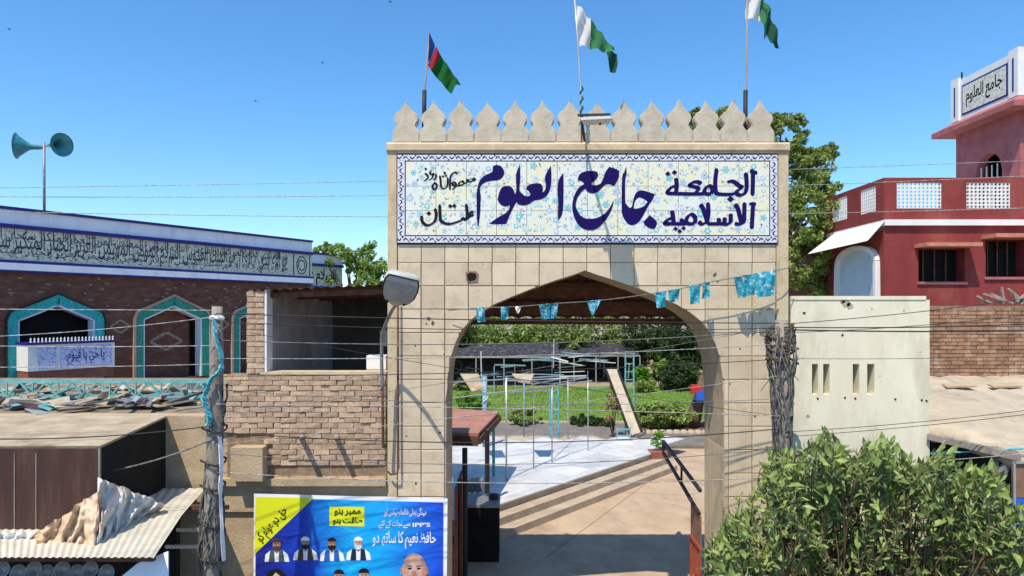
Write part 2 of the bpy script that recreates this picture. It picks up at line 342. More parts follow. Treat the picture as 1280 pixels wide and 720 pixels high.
def scroll_mat(name, base, dark, sc=9, wid=.07):     # printed vine scroll: voronoi cell edges and dots
    m = bpy.data.materials.new(name); m.use_nodes = True; n, l = m.node_tree.nodes, m.node_tree.links; b = n['Principled BSDF']
    ge = n.new('ShaderNodeNewGeometry'); v = n.new('ShaderNodeTexVoronoi'); v.inputs['Scale'].default_value = sc; v.feature = 'DISTANCE_TO_EDGE'
    nzd = n.new('ShaderNodeTexNoise'); nzd.inputs['Scale'].default_value = sc*1.2; mx = n.new('ShaderNodeMix'); mx.data_type = 'VECTOR'; mx.inputs['Factor'].default_value = .12
    l.new(ge.outputs['Position'], nzd.inputs[0]); l.new(ge.outputs['Position'], mx.inputs['A']); l.new(nzd.outputs['Color'], mx.inputs['B']); l.new(mx.outputs['Result'], v.inputs[0])
    r = n.new('ShaderNodeMapRange'); r.inputs[1].default_value = wid*.6; r.inputs[2].default_value = wid; r.inputs[3].default_value = 1; r.inputs[4].default_value = 0; l.new(v.outputs[0], r.inputs[0])
    m2 = n.new('ShaderNodeMix'); m2.data_type = 'RGBA'; m2.inputs['A'].default_value = (*base, 1); m2.inputs['B'].default_value = (*dark, 1); l.new(r.outputs[0], m2.inputs['Factor'])
    l.new(m2.outputs['Result'], b.inputs['Base Color']); b.inputs['Roughness'].default_value = .45; return m
M['signtile'] = flower_mat('floral_sign_tile', (.7,.72,.66), (.74,.71,.5), 8.5)
M['border'] = mat('lilac_border_tile', (.62,.64,.74), (.5,.52,.66), 14, .4, 0, c3=(.74,.75,.78), s3=20, a3=.9)
M['frieze'] = scroll_mat('frieze_vine_tile', (.7,.68,.56), (.4,.4,.35), 7, .06)
M['balc'] = scroll_mat('balcony_tile', (.5,.56,.78), (.16,.2,.5), 7, .05)
M['banner'] = banner_mat()
def struct(mb, name, m, **k): return mb.build(name, m, kind='structure', **k)

# ------------------------------------------------------------------ ground, street, driveway, platform, lawn
struct(MB().add([(-900,-60,-.006),(900,-60,-.006),(900,1500,-.006),(-900,1500,-.006)], [(0,1,2,3)]), 'ground', M['dust'])
MATS['asphalt'] = mat('street_asphalt', (.07,.065,.06), (.05,.045,.042), 2, .9, .3, 60, c3=(.16,.13,.1), s3=.7, a3=.5)
struct(MB().add([(-30,-4,0),(30,-4,0),(30,8.0,0),(-30,8.0,0)], [(0,1,2,3)]), 'street', MATS['asphalt'])
struct(MB().add([(-1.9,8,.004),(6.5,8,.004),(9,25.3,.004),(-.6,25.3,.004)], [(0,1,2,3)]), 'driveway', M['concrete'])
mb = MB()                               # expansion joints of the driveway
for a, b in (((-.6,17.2),(4.2,16.4)), ((.6,12.2),(3.6,17.8))):
    mb.beam((a[0],a[1],.0055), (b[0],b[1],.0055), .02, .003)
mb.build('concrete_joint', M['grout'], kind='structure')
# marble platform: front edge runs from A to B, three steps down to the driveway
A = Vector((-.12, 14.2, 0)); B = Vector((4.1, 19.3, 0)); dr = (B-A).normalized(); nr = Vector((dr.y, -dr.x, 0))
A2 = A-dr*3.4
def edge(off, z, q): p = (A2 if q == 0 else B)+nr*off; return (p.x, p.y, z)
plat = thing('marble_platform', 'white marble platform with three steps along the driveway inside the gate', 'platform', (0, 17, 0)); plat['kind'] = 'structure'
mb = MB(); L = (-9.5, 11.2)
mb.hexa([(-9.5,10.9,0), edge(0,0,0), edge(0,0,1), (-9.5,21.9,0)], [(-9.5,10.9,.43), edge(0,.43,0), edge(0,.43,1), (-9.5,21.9,.43)])
B3 = Vector((2.6, 21.9, 0))
mb.add([edge(0,0,1), (2.6,21.9,0), (-9.5,21.9,0), edge(0,.43,1), (2.6,21.9,.43), (-9.5,21.9,.43)], [(0,1,4,3),(3,4,5),(1,2,5,4)])
mb.build('platform_base', M['step'], plat)
for k in (0, 1):
    o0, o1, zt = .02+k*.3, .32+k*.3, .30-k*.15
    MB().hexa([edge(o0,0,0), edge(o1,0,0), edge(o1,0,1), edge(o0,0,1)], [edge(o0,zt,0), edge(o1,zt,0), edge(o1,zt,1), edge(o0,zt,1)]).build('step', M['step'], plat)
MB().hexa([edge(-.25,.43,0), edge(.03,.43,0), edge(.03,.43,1), edge(-.25,.43,1)], [edge(-.25,.462,0), edge(.03,.462,0), edge(.03,.462,1), edge(-.25,.462,1)]).build('nosing', M['marble'], plat)
# slabs of the platform
def inside(x, y):
    p = Vector((x, y, 0))-A; return p.dot(nr) < -.3 and (y < 21.7) and (y > 11.2) and (x > -7.6)
sl_me = {}
for i in range(-8, 9):
    for j in range(-6, 12):
        c = A+dr*(j*.9+.45)-nr*((i+8)*.9+.72)
        if not inside(c.x-.1, c.y) or c.y > 21.4: continue
        if not sl_me:
            bm_ = MB().box(-.445,.445,-.445,.445,0,.02); o_ = flatmesh('slab', bm_.v, bm_.f, M['marble']); sl_me[0] = o_
        inst('slab', sl_me[0], (c.x, c.y, .432), plat, rot=(0,0,math.atan2(dr.y, dr.x)))
# kerb strip and lawn
struct(MB().box(-12,16,21.95,26.4,-.02,.09), 'garden_path', mat('dark_path', (.2,.18,.16), (.14,.13,.115), 2, .9))  # mottled dark grey-brown over the whole strip
struct(MB().box(-9,16.5,26.4,26.6,-.02,.16), 'kerb', M['step'])
struct(MB().add([(-14,26.6,.1),(22,26.6,.1),(22,39.5,.1),(-14,39.5,.1)], [(0,1,2,3)]), 'lawn', M['lawn'])
def blades(n, xr, yr, z, h, m, name, **k):
    x = NR.uniform(*xr, n); y = NR.uniform(*yr, n); a = NR.uniform(0, 6.28, n); hh = NR.uniform(.5, 1, n)*h
    v = np.zeros((n*3, 3)); dx = np.cos(a)*.012; dy = np.sin(a)*.012
    v[0::3] = np.c_[x-dx, y-dy, np.full(n, z)]; v[1::3] = np.c_[x+dx, y+dy, np.full(n, z)]; v[2::3] = np.c_[x+NR.normal(0,.03,n), y+NR.normal(0,.03,n), z+hh]
    f = np.arange(n*3).reshape(-1, 3); mb = MB(); mb.v = [tuple(p) for p in v.tolist()]; mb.f = [tuple(q) for q in f.tolist()]
    return mb.build(name, m, fix=False, **k)
g = blades(26000, (-5, 11), (26.7, 39), .1, .09, mat('grass_blade', (.17,.27,.04), (.1,.19,.03), 1, .7, 0, island=.5, trans=.3), 'grass', kind='stuff'); g['label'] = 'short bright green grass growing on the lawn'

# ------------------------------------------------------------------ foliage
def leaves(centers, radii, n_per, size, squash=.8, thin=.45, bias=.25):
    cs = np.repeat(np.array(centers), n_per, 0); rs = np.repeat(np.array(radii), n_per, 0); n = len(cs)
    g = NR.normal(size=(n, 3)); g /= np.linalg.norm(g, axis=1)[:, None]
    rad = NR.uniform(.25, 1, n)**.6
    p = cs+g*(rad*rs)[:, None]*np.array([1, 1, squash])
    a = NR.normal(size=(n, 3)); a[:, 2] *= .7; a /= np.linalg.norm(a, axis=1)[:, None]
    nn = g*.6+NR.normal(size=(n, 3))*.7+np.array([0, 0, bias]); b = np.cross(nn, a); b /= np.linalg.norm(b, axis=1)[:, None]+1e-9
    s = (size*NR.uniform(.6, 1.3, n))[:, None]
    v = np.zeros((n*4, 3)); v[0::4] = p-a*s; v[1::4] = p+b*s*thin; v[2::4] = p+a*s; v[3::4] = p-b*s*thin
    return v, np.arange(n*4).reshape(-1, 4)
def crown(blobs, sub, n_per, size, rsub=.28, fill=.9):
    C, Rr = [], []
    for (x, y, z, rx, ry, rz) in blobs:
        for _ in range(sub):
            g = Vector((R.gauss(0,1), R.gauss(0,1), R.gauss(0,1))).normalized()*(R.uniform(.2,1)**.5)*fill
            C.append((x+g.x*rx, y+g.y*ry, z+g.z*rz)); Rr.append(rsub*min(rx, rz)*R.uniform(.6, 1.35))
    return C, Rr, leaves(C, Rr, n_per, size)
def tree(name, label, base, blobs, sub, n_per, size, m, trunk_r=.2, group=None, fork=.45, rsub=.28, cat='tree', nlimb=9):
    t = thing(name, label, cat, base, group)
    C, Rr, (v, f) = crown(blobs, sub, n_per, size, rsub)
    me = bpy.data.meshes.new('crown'); me.from_pydata((v-np.array(base)).tolist(), [], f.tolist()); me.materials.append(m)
    o = bpy.data.objects.new('crown', me); COL.objects.link(o); o.parent = t
    bx, by, bz = base; top = max(c[2] for c in C); fz = bz+(top-bz)*fork
    cx = sum(c[0] for c in C)/len(C); cy = sum(c[1] for c in C)/len(C)
    fk = Vector((bx+(cx-bx)*.4, by+(cy-by)*.4, fz))
    MB().tube([(bx,by,bz-.02), (bx+.05,by,bz+(fz-bz)*.5), fk], [trunk_r*1.25, trunk_r, trunk_r*.85], 10).build('trunk', M['bark'], t, True)
    mb = MB()
    for c in R.sample(C, min(nlimb, len(C))):
        c = Vector(c); md = fk.lerp(c, .5)+Vector((0,0,(c-fk).length*.08)); mb.tube([fk-Vector((0,0,.1)), md, c], [trunk_r*.5, trunk_r*.28, trunk_r*.08], 6)
    mb.build('limb', M['bark'], t, True)
    return t
def shrub(name, label, px, py, d, wpx, hpx, m, n=26, size=.06, npp=70, cat='shrub', group=None, zb=.1):
    c = P(px, py, d); rx = wpx*d/F/2; rz = hpx*d/F/2
    b = (c.x, c.y, zb)
    t = thing(name, label, cat, b, group); C, Rr, (v, f) = crown([(c.x, c.y, c.z, rx, rx*.9, rz)], n, npp, size, .4)
    v[:, 2] = np.maximum(v[:, 2], zb+.01)
    me = bpy.data.meshes.new('foliage'); me.from_pydata((v-np.array(b)).tolist(), [], f.tolist()); me.materials.append(m)
    o = bpy.data.objects.new('foliage', me); COL.objects.link(o); o.parent = t
    mb = MB()
    for q in R.sample(C, 5): mb.tube([b, Vector(b).lerp(Vector(q), .5), q], [.03, .02, .008], 5)
    mb.build('stem', M['bark'], t)
    return t
def blob(px, py, d, rpx, rpy=None, ry=None):
    c = P(px, py, d); rx = rpx*d/F; rz = (rpy or rpx)*d/F; return (c.x, c.y, c.z, rx, ry or rx, rz)

# ------------------------------------------------------------------ THE GATE
D = 9.0; GX0, GX1 = X(485, D), X(985, D)
prof = [(557.5,560),(558,500),(560,468),(563,448),(568,431),(576,414),(587,401),(600,390.5),(618,380),(640,370.5),(665,360.5),(695,350),(718,343),(733,337.5)]
prof = prof+[(1463-a+.0, b) for a, b in prof[::-1]]     # mirrored about the middle of the opening
AX = [X(a, D) for a, b in prof]; AZ = [Z(b, D) for a, b in prof]; AX[0] += 0; OX0, OX1 = AX[0], AX[-1]
def arch(x):
    if x <= OX0 or x >= OX1: return None
    return float(np.interp(x, AX, AZ))
gate = thing('entrance_gate', 'tall cream tiled entrance gate with a pointed arch and row of merlons', 'gate', (X(733, D), D, 0))
ZT = Z(192, D)
def gate_body(y0, y1, m, name):
    xs = [OX0+(OX1-OX0)*i/72 for i in range(73)]+AX; xs = sorted(set(round(x, 5) for x in xs if OX0 <= x <= OX1))
    mb = MB(); v = mb.v
    def q(a, b, c, d): mb.add([a, b, c, d], [(0,1,2,3)])
    for xa, xb, za, zb in [(GX0, OX0, 0, 0), (OX1, GX1, 0, 0)]+[(a, b, np.interp(a, AX, AZ), np.interp(b, AX, AZ)) for a, b in zip(xs, xs[1:])]:
        for y in (y0, y1): q((xa,y,za), (xb,y,zb), (xb,y,ZT), (xa,y,ZT))
        q((xa,y0,ZT), (xb,y0,ZT), (xb,y1,ZT), (xa,y1,ZT))
    for a, b in zip(xs, xs[1:]): q((a,y0,np.interp(a,AX,AZ)), (b,y0,np.interp(b,AX,AZ)), (b,y1,np.interp(b,AX,AZ)), (a,y1,np.interp(a,AX,AZ)))
    for x, zt in ((OX0, AZ[0]), (OX1, AZ[-1])): q((x,y0,0), (x,y1,0), (x,y1,zt), (x,y0,zt))
    for x in (GX0, GX1): q((x,y0,0), (x,y1,0), (x,y1,ZT), (x,y0,ZT))
    return mb.build(name, m, gate)
gate_body(D+.022, 9.93, mat('gate_masonry', (.5,.4,.28), (.38,.3,.2), 5, .9, .2, c3=(.26,.2,.14), s3=2, a3=.5), 'wall')
# front skin of grout just under the tile faces is the wall itself; plain pilaster strips at both ends
for a, b in ((485, 496.2), (970.8, 985)):
    MB().box(X(a,D)-.004, X(b,D), D-.012, D+.02, 0, ZT-.002).build('pilaster', M['cream'], gate)
PT = 29.3; px0 = 497.0; rows = [305.5]+[328+PT*i for i in range(17)]
full = MB().box(0, (PT-1.0)*D/F, 0, .022, 0, (PT-1.0)*D/F); fm = flatmesh('tile', full.v, full.f, M['tile'])
bm = bmesh.new(); bm.from_mesh(fm); bmesh.ops.recalc_face_normals(bm, faces=bm.faces)
bmesh.ops.bevel(bm, geom=[e for e in bm.edges if all(v.co.y < .01 for v in e.verts)], offset=.005, segments=1, affect='EDGES'); bm.to_mesh(fm); bm.free()
J = .5
for c in range(16):
    for r in range(len(rows)):
        a, b = px0+c*(473/16), px0+(c+1)*473/16; t0 = rows[r]; t1 = rows[r+1] if r+1 < len(rows) else 807
        if t1 > 806: t1 = 806
        if t1-t0 < 6: continue
        x0, x1, z1, z0 = X(a+J, D), X(b-J, D), Z(t0+J, D), Z(t1-J, D)
        n = 12; xs = [x0+(x1-x0)*i/n for i in range(n+1)]
        lo = [arch(x) for x in xs]
        lo = [z0 if q is None else max(z0, q) if q > AZ[0]+.001 or True else z0 for q in lo]
        # segments of the cell that lie above / beside the opening
        solid = [(xs[i], lo[i]) for i in range(n+1) if lo[i] < z1-.01]
        if len(solid) < 2: continue
        if all(abs(q[1]-z0) < 1e-6 for q in solid) and len(solid) == n+1 and abs((t1-t0)-PT) < .2:
            o = inst('tile', fm, (x0, D-.0+R.uniform(-.002,.002), z0), gate, rot=(R.uniform(-.003,.003), 0, R.uniform(-.003,.003))); continue
        pts = [(q[0], q[1]) for q in solid]+[(solid[-1][0], z1), (solid[0][0], z1)]
        pp = [pts[0]]
        for q in pts[1:]:
            if math.hypot(q[0]-pp[-1][0], q[1]-pp[-1][1]) > 1e-4: pp.append(q)
        if len(pp) < 3: continue
        MB().prism(pp, D, D+.022).build('tile', M['tile'], gate)
# jamb render inside the opening, cornice, merlons
for s, x in ((-1, OX0), (1, OX1)):
    MB().box(min(x, x-s*.004), max(x, x-s*.004), D+.03, 9.9, 0, AZ[0]-.02).build('jamb', M['cream'], gate)
mb = MB(); y0 = D-.045
prf = [(D-.012, ZT), (y0+.03, ZT+.012), (y0, ZT+.04), (y0, ZT+.115), (y0+.04, ZT+.148), (9.99, ZT+.148), (9.99, ZT)]
mb.prism([(0,0),(1,0),(1,1)], 0, 0) if False else None
k = len(prf); xa, xb = X(484, D)-.005, X(985, D)+.01
v = [(xa, y, z) for y, z in prf]+[(xb, y, z) for y, z in prf]
mb.add(v, [tuple(range(k)), tuple(range(2*k-1, k-1, -1))]+[(i, (i+1)%k, (i+1)%k+k, i+k) for i in range(k)]); mb.build('cornice', M['cream'], gate)
half = [(16.9,0),(16.9,12),(15.8,15.5),(13.2,18.6),(12,21),(12.8,23.6),(14.8,27),(15.2,31),(13.9,35),(10.5,38.5),(7.2,41),(4.6,44),(2.2,47.5),(.6,52),(0,53.5)]
mo = [(a*D/F, b*D/F) for a, b in half]; mo = mo+[(-a, b) for a, b in mo[::-1][1:]]
nmo = len(mo); mm = MB().add([(a, 0, b) for a, b in mo]+[(a, .13, b) for a, b in mo], [tuple(range(nmo)), tuple(range(2*nmo-1, nmo-1, -1))]+[(i, (i+1)%nmo, (i+1)%nmo+nmo, i+nmo) for i in range(nmo)]); mme = None
ZM = ZT+.148
for i in range(14):
    cx = 507.5+i*34.15
    if mme is None:
        mme = flatmesh('merlon', mm.v, mm.f, M['merlon']); bm = bmesh.new(); bm.from_mesh(mme); bmesh.ops.recalc_face_normals(bm, faces=bm.faces)
        bmesh.ops.bevel(bm, geom=[e for e in bm.edges if e.verts[0].co.y < .01 and e.verts[1].co.y < .01], offset=.012, segments=2, affect='EDGES')
        bm.to_mesh(mme); bm.free()
    inst('merlon', mme, (X(cx, D), D-.01+R.uniform(-.01,.01), ZM-.002), gate, rot=(R.uniform(-.015,.015), R.uniform(-.012,.012), 0), scale=(1, 1, R.uniform(.97, 1.03)))
# lean-to sheet and beams behind the arch
mb = MB(); NX = 60; xa, xb = GX0+.2, GX1-.2
def cz(y): return 5.12-(y-9.95)*.62
vv, ff = [], []
for i in range(NX+1):
    for y in (9.95, 11.25): vv.append((xa+(xb-xa)*i/NX, y, cz(y)+.02*math.sin(i*1.9)))
for i in range(NX): ff.append((2*i, 2*i+2, 2*i+3, 2*i+1))
mb.add(vv, ff); mb.build('passage_roof', M['rust'], gate)
for y, dz, hh in ((10.35,-.03,.08), (10.8,-.03,.08), (11.2,-.05,.1)):
    MB().box(xa, xb, y-.04, y+.04, cz(y)+dz-hh, cz(y)+dz).build('roof_beam', M['rust'], gate)
for x in (xa+.05, xb-.05): MB().box(x-.05, x+.05, 11.1, 11.2, 0, cz(11.2)-.1).build('roof_post', M['rust'], gate)
# small vent with a frame, and iron conduit
t = thing('wall_vent', 'small dark square vent in a cracked frame high on the left of the arch', 'vent', P(589, 346, D))
MB().prism([(X(a,D), Z(b,D)) for a, b in ((583,350),(582,341),(585,339),(595,339),(598,342),(597,352),(586,353))], D-.014, D-.003).build('vent_frame', M['mortar'], t)
MB().prism([(X(a,D), Z(b,D)) for a, b in ((584.5,350),(584,343),(587,341),(594,341.5),(596,345),(594,350),(587,351.5))], D-.018, D-.0145).build('vent_hole', M['dark'], t)
t = tag(MB().tube([P(497.5,372,8.93), P(497.5,470,8.93), P(498,585,8.93), P(496,592,8.9), P(488,593,8.9), P(485,589,8.9)], .014, 7).build('conduit_pipe', M['rust'], smooth=True), 'thin brown conduit pipe running down the left edge of the tiled gate', 'pipe')

stn = mat('dark_surface_chip', (.16,.12,.08), (.1,.075,.05), 20, .95)
RS = random.Random(5)
def chips(spots, d, y, par, nm='chip', m=stn):
    mb = MB()
    for px, py, r_ in spots:
        n = 9; c = P(px, py, d); ph = RS.uniform(0, 6); rr = [RS.uniform(.4,1)*r_*d/F for _ in range(n)]
        k = len(mb.v); mb.v += [(c.x+rr[i]*math.cos(ph+6.283*i/n), y, c.z+rr[i]*math.sin(ph+6.283*i/n)) for i in range(n)]; mb.f.append(tuple(range(k, k+n)))
    return mb.build(nm, m, par, fix=False, kind='stuff')
chips([(536,398,3),(541,404,4),(533,405,2),(519,432,1.5),(555,443,1.5),(604,330,1),(508,545,2),(550,541,2),(930,345,2),(893,344,4),(897,352,2),(925,436,1.5),(944,520,2),(912,480,1.5),(520,604,2),(950,392,1.2)], D, D-.0035, gate)
# ------------------------------------------------------------------ THE NAME SIGN
sign = thing('name_sign', 'long blue and white tiled sign with navy calligraphy above the arch', 'sign', P(733, 304, D-.01))
sx0, sx1, sy0, sy1 = 496, 972, 193, 305; YS = D-.035
MB().box(X(sx0,D), X(sx1,D), YS+.014, D-.013, Z(sy1,D), Z(sy0,D)).build('backing', M['ink'], sign)
def px_tile(a, b, c, d, name, m, y=YS, par=sign, th=.012, g=.28):
    return MB().box(X(a+g,D), X(b-g,D), y, y+th, Z(d-g,D), Z(c+g,D)).build(name, m, par)
ix0, ix1, iy0, iy1 = 507.5, 960.5, 202.5, 294.5
for c in range(12):
    for r in range(3):
        a = ix0+(ix1-ix0)*c/12; b = ix0+(ix1-ix0)*(c+1)/12; t0 = iy0+(iy1-iy0)*r/3; t1 = iy0+(iy1-iy0)*(r+1)/3
        px_tile(a, b, t0, t1, 'sign_tile', M['signtile'], YS+R.uniform(0,.0015))
for c in range(16):
    a = sx0+1.2+(sx1-sx0-2.4)*c/16; b = sx0+1.2+(sx1-sx0-2.4)*(c+1)/16
    px_tile(a, b, sy0+1.2, iy0-1, 'border_tile', M['border'], g=.15); px_tile(a, b, iy1+1, sy1-1.2, 'border_tile', M['border'], g=.15)
for r in range(3):
    t0 = iy0-1+(iy1-iy0+2)*r/3; t1 = iy0-1+(iy1-iy0+2)*(r+1)/3
    px_tile(sx0+1.2, ix0-1, t0, t1, 'border_tile', M['border'], g=.15); px_tile(ix1+1, sx1-1.2, t0, t1, 'border_tile', M['border'], g=.15)
LAY = [0]
def letter(polys, ox, oy, s, m, name, holes=()):
    mb = MB()
    for pl in polys:
        LAY[0] = (LAY[0]+1) % 7; y = YS-.003-LAY[0]*.0004
        sm = smooth_closed(pl, 4); loops = [[Vector((ox+a/s, oy+b/s, 0)) for a, b in sm]]
        if pl is polys[0] and holes: loops += [[Vector((ox+a/s, oy+b/s, 0)) for a, b in smooth_closed(h, 3)] for h in holes]
        flat = [p for l_ in loops for p in l_]; tri = tessellate_polygon(loops)
        mb.add([(X(p.x,D), y, Z(p.y,D)) for p in flat], [tuple(t_) for t_ in tri])
    return mb.build(name, m, sign, fix=False)
c2 = (590, 190, 6.1)
letter([[(160,112),(185,103),(215,110),(240,138),(245,172),(225,205),(200,218),(160,222),(110,232),(80,250),(64,275),(62,300),(68,340),(66,400),(62,480),(50,572),(43,565),(38,500),(36,400),(36,320),(42,285),(52,240),(70,208),(100,182),(150,158),(158,135)]], *c2, M['navy'], 'letter')
letter([[(250,265),(280,264),(305,276),(322,305),(334,345),(345,372),(325,408),(303,450),(285,490),(270,525),(250,552),(130,550),(200,500),(260,465),(288,425),(285,410),(250,418),(215,400),(198,370),(200,340),(213,300),(228,275)]], *c2, M['navy'], 'letter')
letter([[(365,95),(368,200),(362,290),(380,320),(410,340),(438,336),(445,322),(430,300),(410,287),(420,268),(440,252),(480,242),(520,246),(535,262),(540,288),(534,312),(552,298),(562,262),(556,190),(600,108),(604,180),(600,260),(585,310),(560,345),(520,365),(480,372),(460,382),(430,402),(390,410),(350,400),(338,375),(322,345),(334,310),(338,280),(335,200),(338,165)]], *c2, M['navy'], 'letter')
letter([[(694,163),(696,220),(695,400),(690,450),(680,490),(655,525),(653,480),(655,400),(653,240)]], *c2, M['navy'], 'letter')
c3 = (700, 190, 6.1)
letter([[(135,200),(150,172),(180,155),(220,148),(270,152),(286,168),(286,188),(270,215),(235,245),(250,258),(285,254),(312,238),(328,200),(345,155),(372,118),(410,128),(446,146),(447,180),(435,220),(408,262),(370,249),(338,256),(310,282),(285,308),(252,318),(222,313),(200,298),(182,262),(178,240),(158,224),(134,220)]], *c3, M['navy'], 'letter')
letter([[(184,250),(192,280),(160,310),(132,350),(118,400),(126,440),(150,482),(190,508),(240,512),(290,500),(340,470),(380,420),(405,368),(400,410),(385,450),(360,500),(320,550),(280,585),(235,598),(190,592),(150,570),(115,520),(95,460),(92,400),(105,340),(130,290),(160,260)]], *c3, M['navy'], 'letter')
letter([[(502,113),(504,170),(494,220),(494,370),(503,402),(528,430),(545,416),(556,362),(578,312),(615,296),(660,305),(720,325),(700,370),(670,412),(645,460),(622,500),(590,542),(550,560),(515,550),(490,520),(472,480),(466,430),(470,200),(485,160)]], *c3, M['navy'], 'letter', holes=[[(575,368),(600,350),(635,362),(662,382),(645,408),(610,428),(560,438),(562,400)]])
letter([[(680,485),(722,520),(735,547),(718,585),(690,587),(650,565),(630,537),(655,510)]], *c3, M['navy'], 'dot')
RF = random.Random(31)
def motif(name, m, shapes, lay):
    mb = MB()
    for sh in shapes: k = len(mb.v); mb.v += [(X(a,D), YS-lay, Z(b,D)) for a, b in sh]; mb.f.append(tuple(range(k, k+len(sh))))
    mb.build(name, m, sign, fix=False, kind='stuff')
def fl_(cx, cy, r0, n, pet=.35): return [(cx+r0*(1+pet*math.cos(n*t))*math.cos(t), cy+r0*(1+pet*math.cos(n*t))*math.sin(t)) for t in [2*math.pi*k/24 for k in range(24)]]
def lf2(cx, cy, l, w_, a): return [(cx+x*math.cos(a)-y*math.sin(a), cy+x*math.sin(a)+y*math.cos(a)) for x, y in ((-l,0),(-l*.3,w_),(l*.4,w_*.8),(l,0),(l*.4,-w_*.8),(-l*.3,-w_))]
cen = []
for _ in range(1500):
    c = (RF.uniform(512,956), RF.uniform(207,290))
    if all(math.hypot(c[0]-q[0], c[1]-q[1]) > 11.5 for q in cen): cen.append(c)
for k, (nm, col) in enumerate([('flower_print', ((.2,.56,.62),(.14,.46,.54))), ('flower_print', ((.42,.58,.74),(.34,.5,.68))), ('flower_print', ((.5,.68,.66),(.42,.62,.6)))]):
    motif(nm, mat('flower_glaze_%s' % ('teal','blue','mint')[k], *col, 20, .4, 0), [fl_(x, y, RF.uniform(2.4,4.2), RF.choice((5,6,7)), .28) for x, y in cen[k::3]], .0012)
motif('flower_ring', mat('flower_ring_glaze', (.66,.74,.74), (.6,.7,.72), 20, .4, 0), [fl_(x, y, 1.7, 6, .1) for x, y in cen], .0015)
motif('flower_centre', mat('flower_centre_glaze', (.04,.1,.26), (.03,.07,.18), 20, .4, 0), [fl_(x, y, .95, 5, .3) for x, y in cen[::2]], .0018)
lfp = []
while len(lfp) < 520:
    x, y = RF.uniform(510,958), RF.uniform(205,292)
    if min(math.hypot(x-q[0], y-q[1]) for q in cen) > 4.6: lfp.append(lf2(x, y, RF.uniform(1.2,2.9), RF.uniform(.5,1.1), RF.uniform(0,3.14)))
motif('leaf_print', mat('leaf_print_lavender', (.42,.42,.56), (.34,.36,.5), 20, .4, 0), lfp[::2], .0014)
motif('leaf_print', mat('leaf_print_sage', (.4,.5,.42), (.34,.46,.44), 20, .4, 0), lfp[1::2], .0016)
# scroll pattern of the border: a dark comma and a pale one, over and over
dk, wt = [], []
def comma(cx, cy, sc_, fl, rot): 
    p = [(-3.6,1.6),(-2.2,-1.4),(.4,-2.2),(2.2,-.6),(3.4,2.0),(1.6,.9),(.2,-.4),(-1.4,.2),(-2.4,1.9)]
    o_ = []
    for x, y in p:
        x, y = x*sc_, y*sc_*fl
        if rot: x, y = y, x
        o_.append((cx+x, cy+y))
    return o_
for i in range(58):
    cx = 499.5+i*8.2; f_ = 1 if i % 2 else -1
    for cy in (197.8, 299.6): dk.append(comma(cx, cy, .95, f_, 0)); dk.append(fl_(cx+4.1, cy+f_*2.6, .95, 3, .3)); wt.append(fl_(cx+1.2, cy+f_*2.2, 1.2, 4, .3))
for i in range(12):
    cy = 206.5+i*7.8; f_ = 1 if i % 2 else -1
    for cx in (501.6, 966.2): dk.append(comma(cx, cy, .95, f_, 1)); dk.append(fl_(cx+f_*2.6, cy+3.9, .95, 3, .3)); wt.append(fl_(cx+f_*2.2, cy+1.2, 1.2, 4, .3))
motif('border_scroll', M['ink'], dk, .0012); motif('border_highlight', M['white'], wt, .0016)
def pen(strokes, ox, oy, s, wd, m, name, par=sign, y=None, slant=.35):   # broad nib strokes
    mb = MB(); 
    for k, st in enumerate(strokes):
        wk = wd
        if isinstance(st[0], (int, float)): wk, st = st[0], st[1]
        yy = YS-.003-(k % 7)*.0005
        if len(st) == 1:
            x, z = st[0]; r = wk*.74; mb.add([(X(ox+(x+dx)/s,D), yy, Z(oy+(z+dz)/s,D)) for dx, dz in ((0,-r),(r*1.1,0),(0,r),(-r*1.1,0))], [(0,1,2,3)]); continue
        p = smooth_open(st, 5); n = len(p); L, Rr = [], []
        for i, q in enumerate(p):
            d = (p[min(i+1,n-1)]-p[max(i-1,0)]).normalized(); nn = Vector((-d.y, d.x))
            ww = wk*.5*(.55+.6*abs(d.x*.5+d.y*.87)) * (1 if 0 < i < n-1 else .3)
            a = q+nn*ww; b = q-nn*ww; L.append((X(ox+a.x/s,D), yy, Z(oy+a.y/s,D))); Rr.append((X(ox+b.x/s,D), yy, Z(oy+b.y/s,D)))
        k0 = len(mb.v); mb.v += L+Rr; mb.f += [(k0+i, k0+i+1, k0+n+i+1, k0+n+i) for i in range(n-1)]
    return mb.build(name, m, par, fix=False)
c4 = (810, 190, 6.1); W4 = 31
pen([[(772,142),(800,158),(826,162)], [(792,150),(792,230),(788,338)], [(738,160),(744,230),(742,290),(722,325),(685,330),(655,308)],
     [(596,234),(640,228),(690,262),(708,272),(672,300),(640,324),(560,326),(518,318),(508,290),(506,220),(518,128)], (34,[(622,362)]),
     [(474,322),(484,285),(462,262),(434,278),(422,312),(450,324),(474,322)], [(424,322),(330,323),(200,320),(150,318)],
     [(400,250),(375,232),(335,236),(310,258),(345,268),(380,284),(350,318)], [(208,200),(214,260),(206,312)], [(204,262),(170,275),(142,312),(180,322)], (26,[(146,170)]), (26,[(196,160)])], *c4, W4, M['navy'], 'letter')
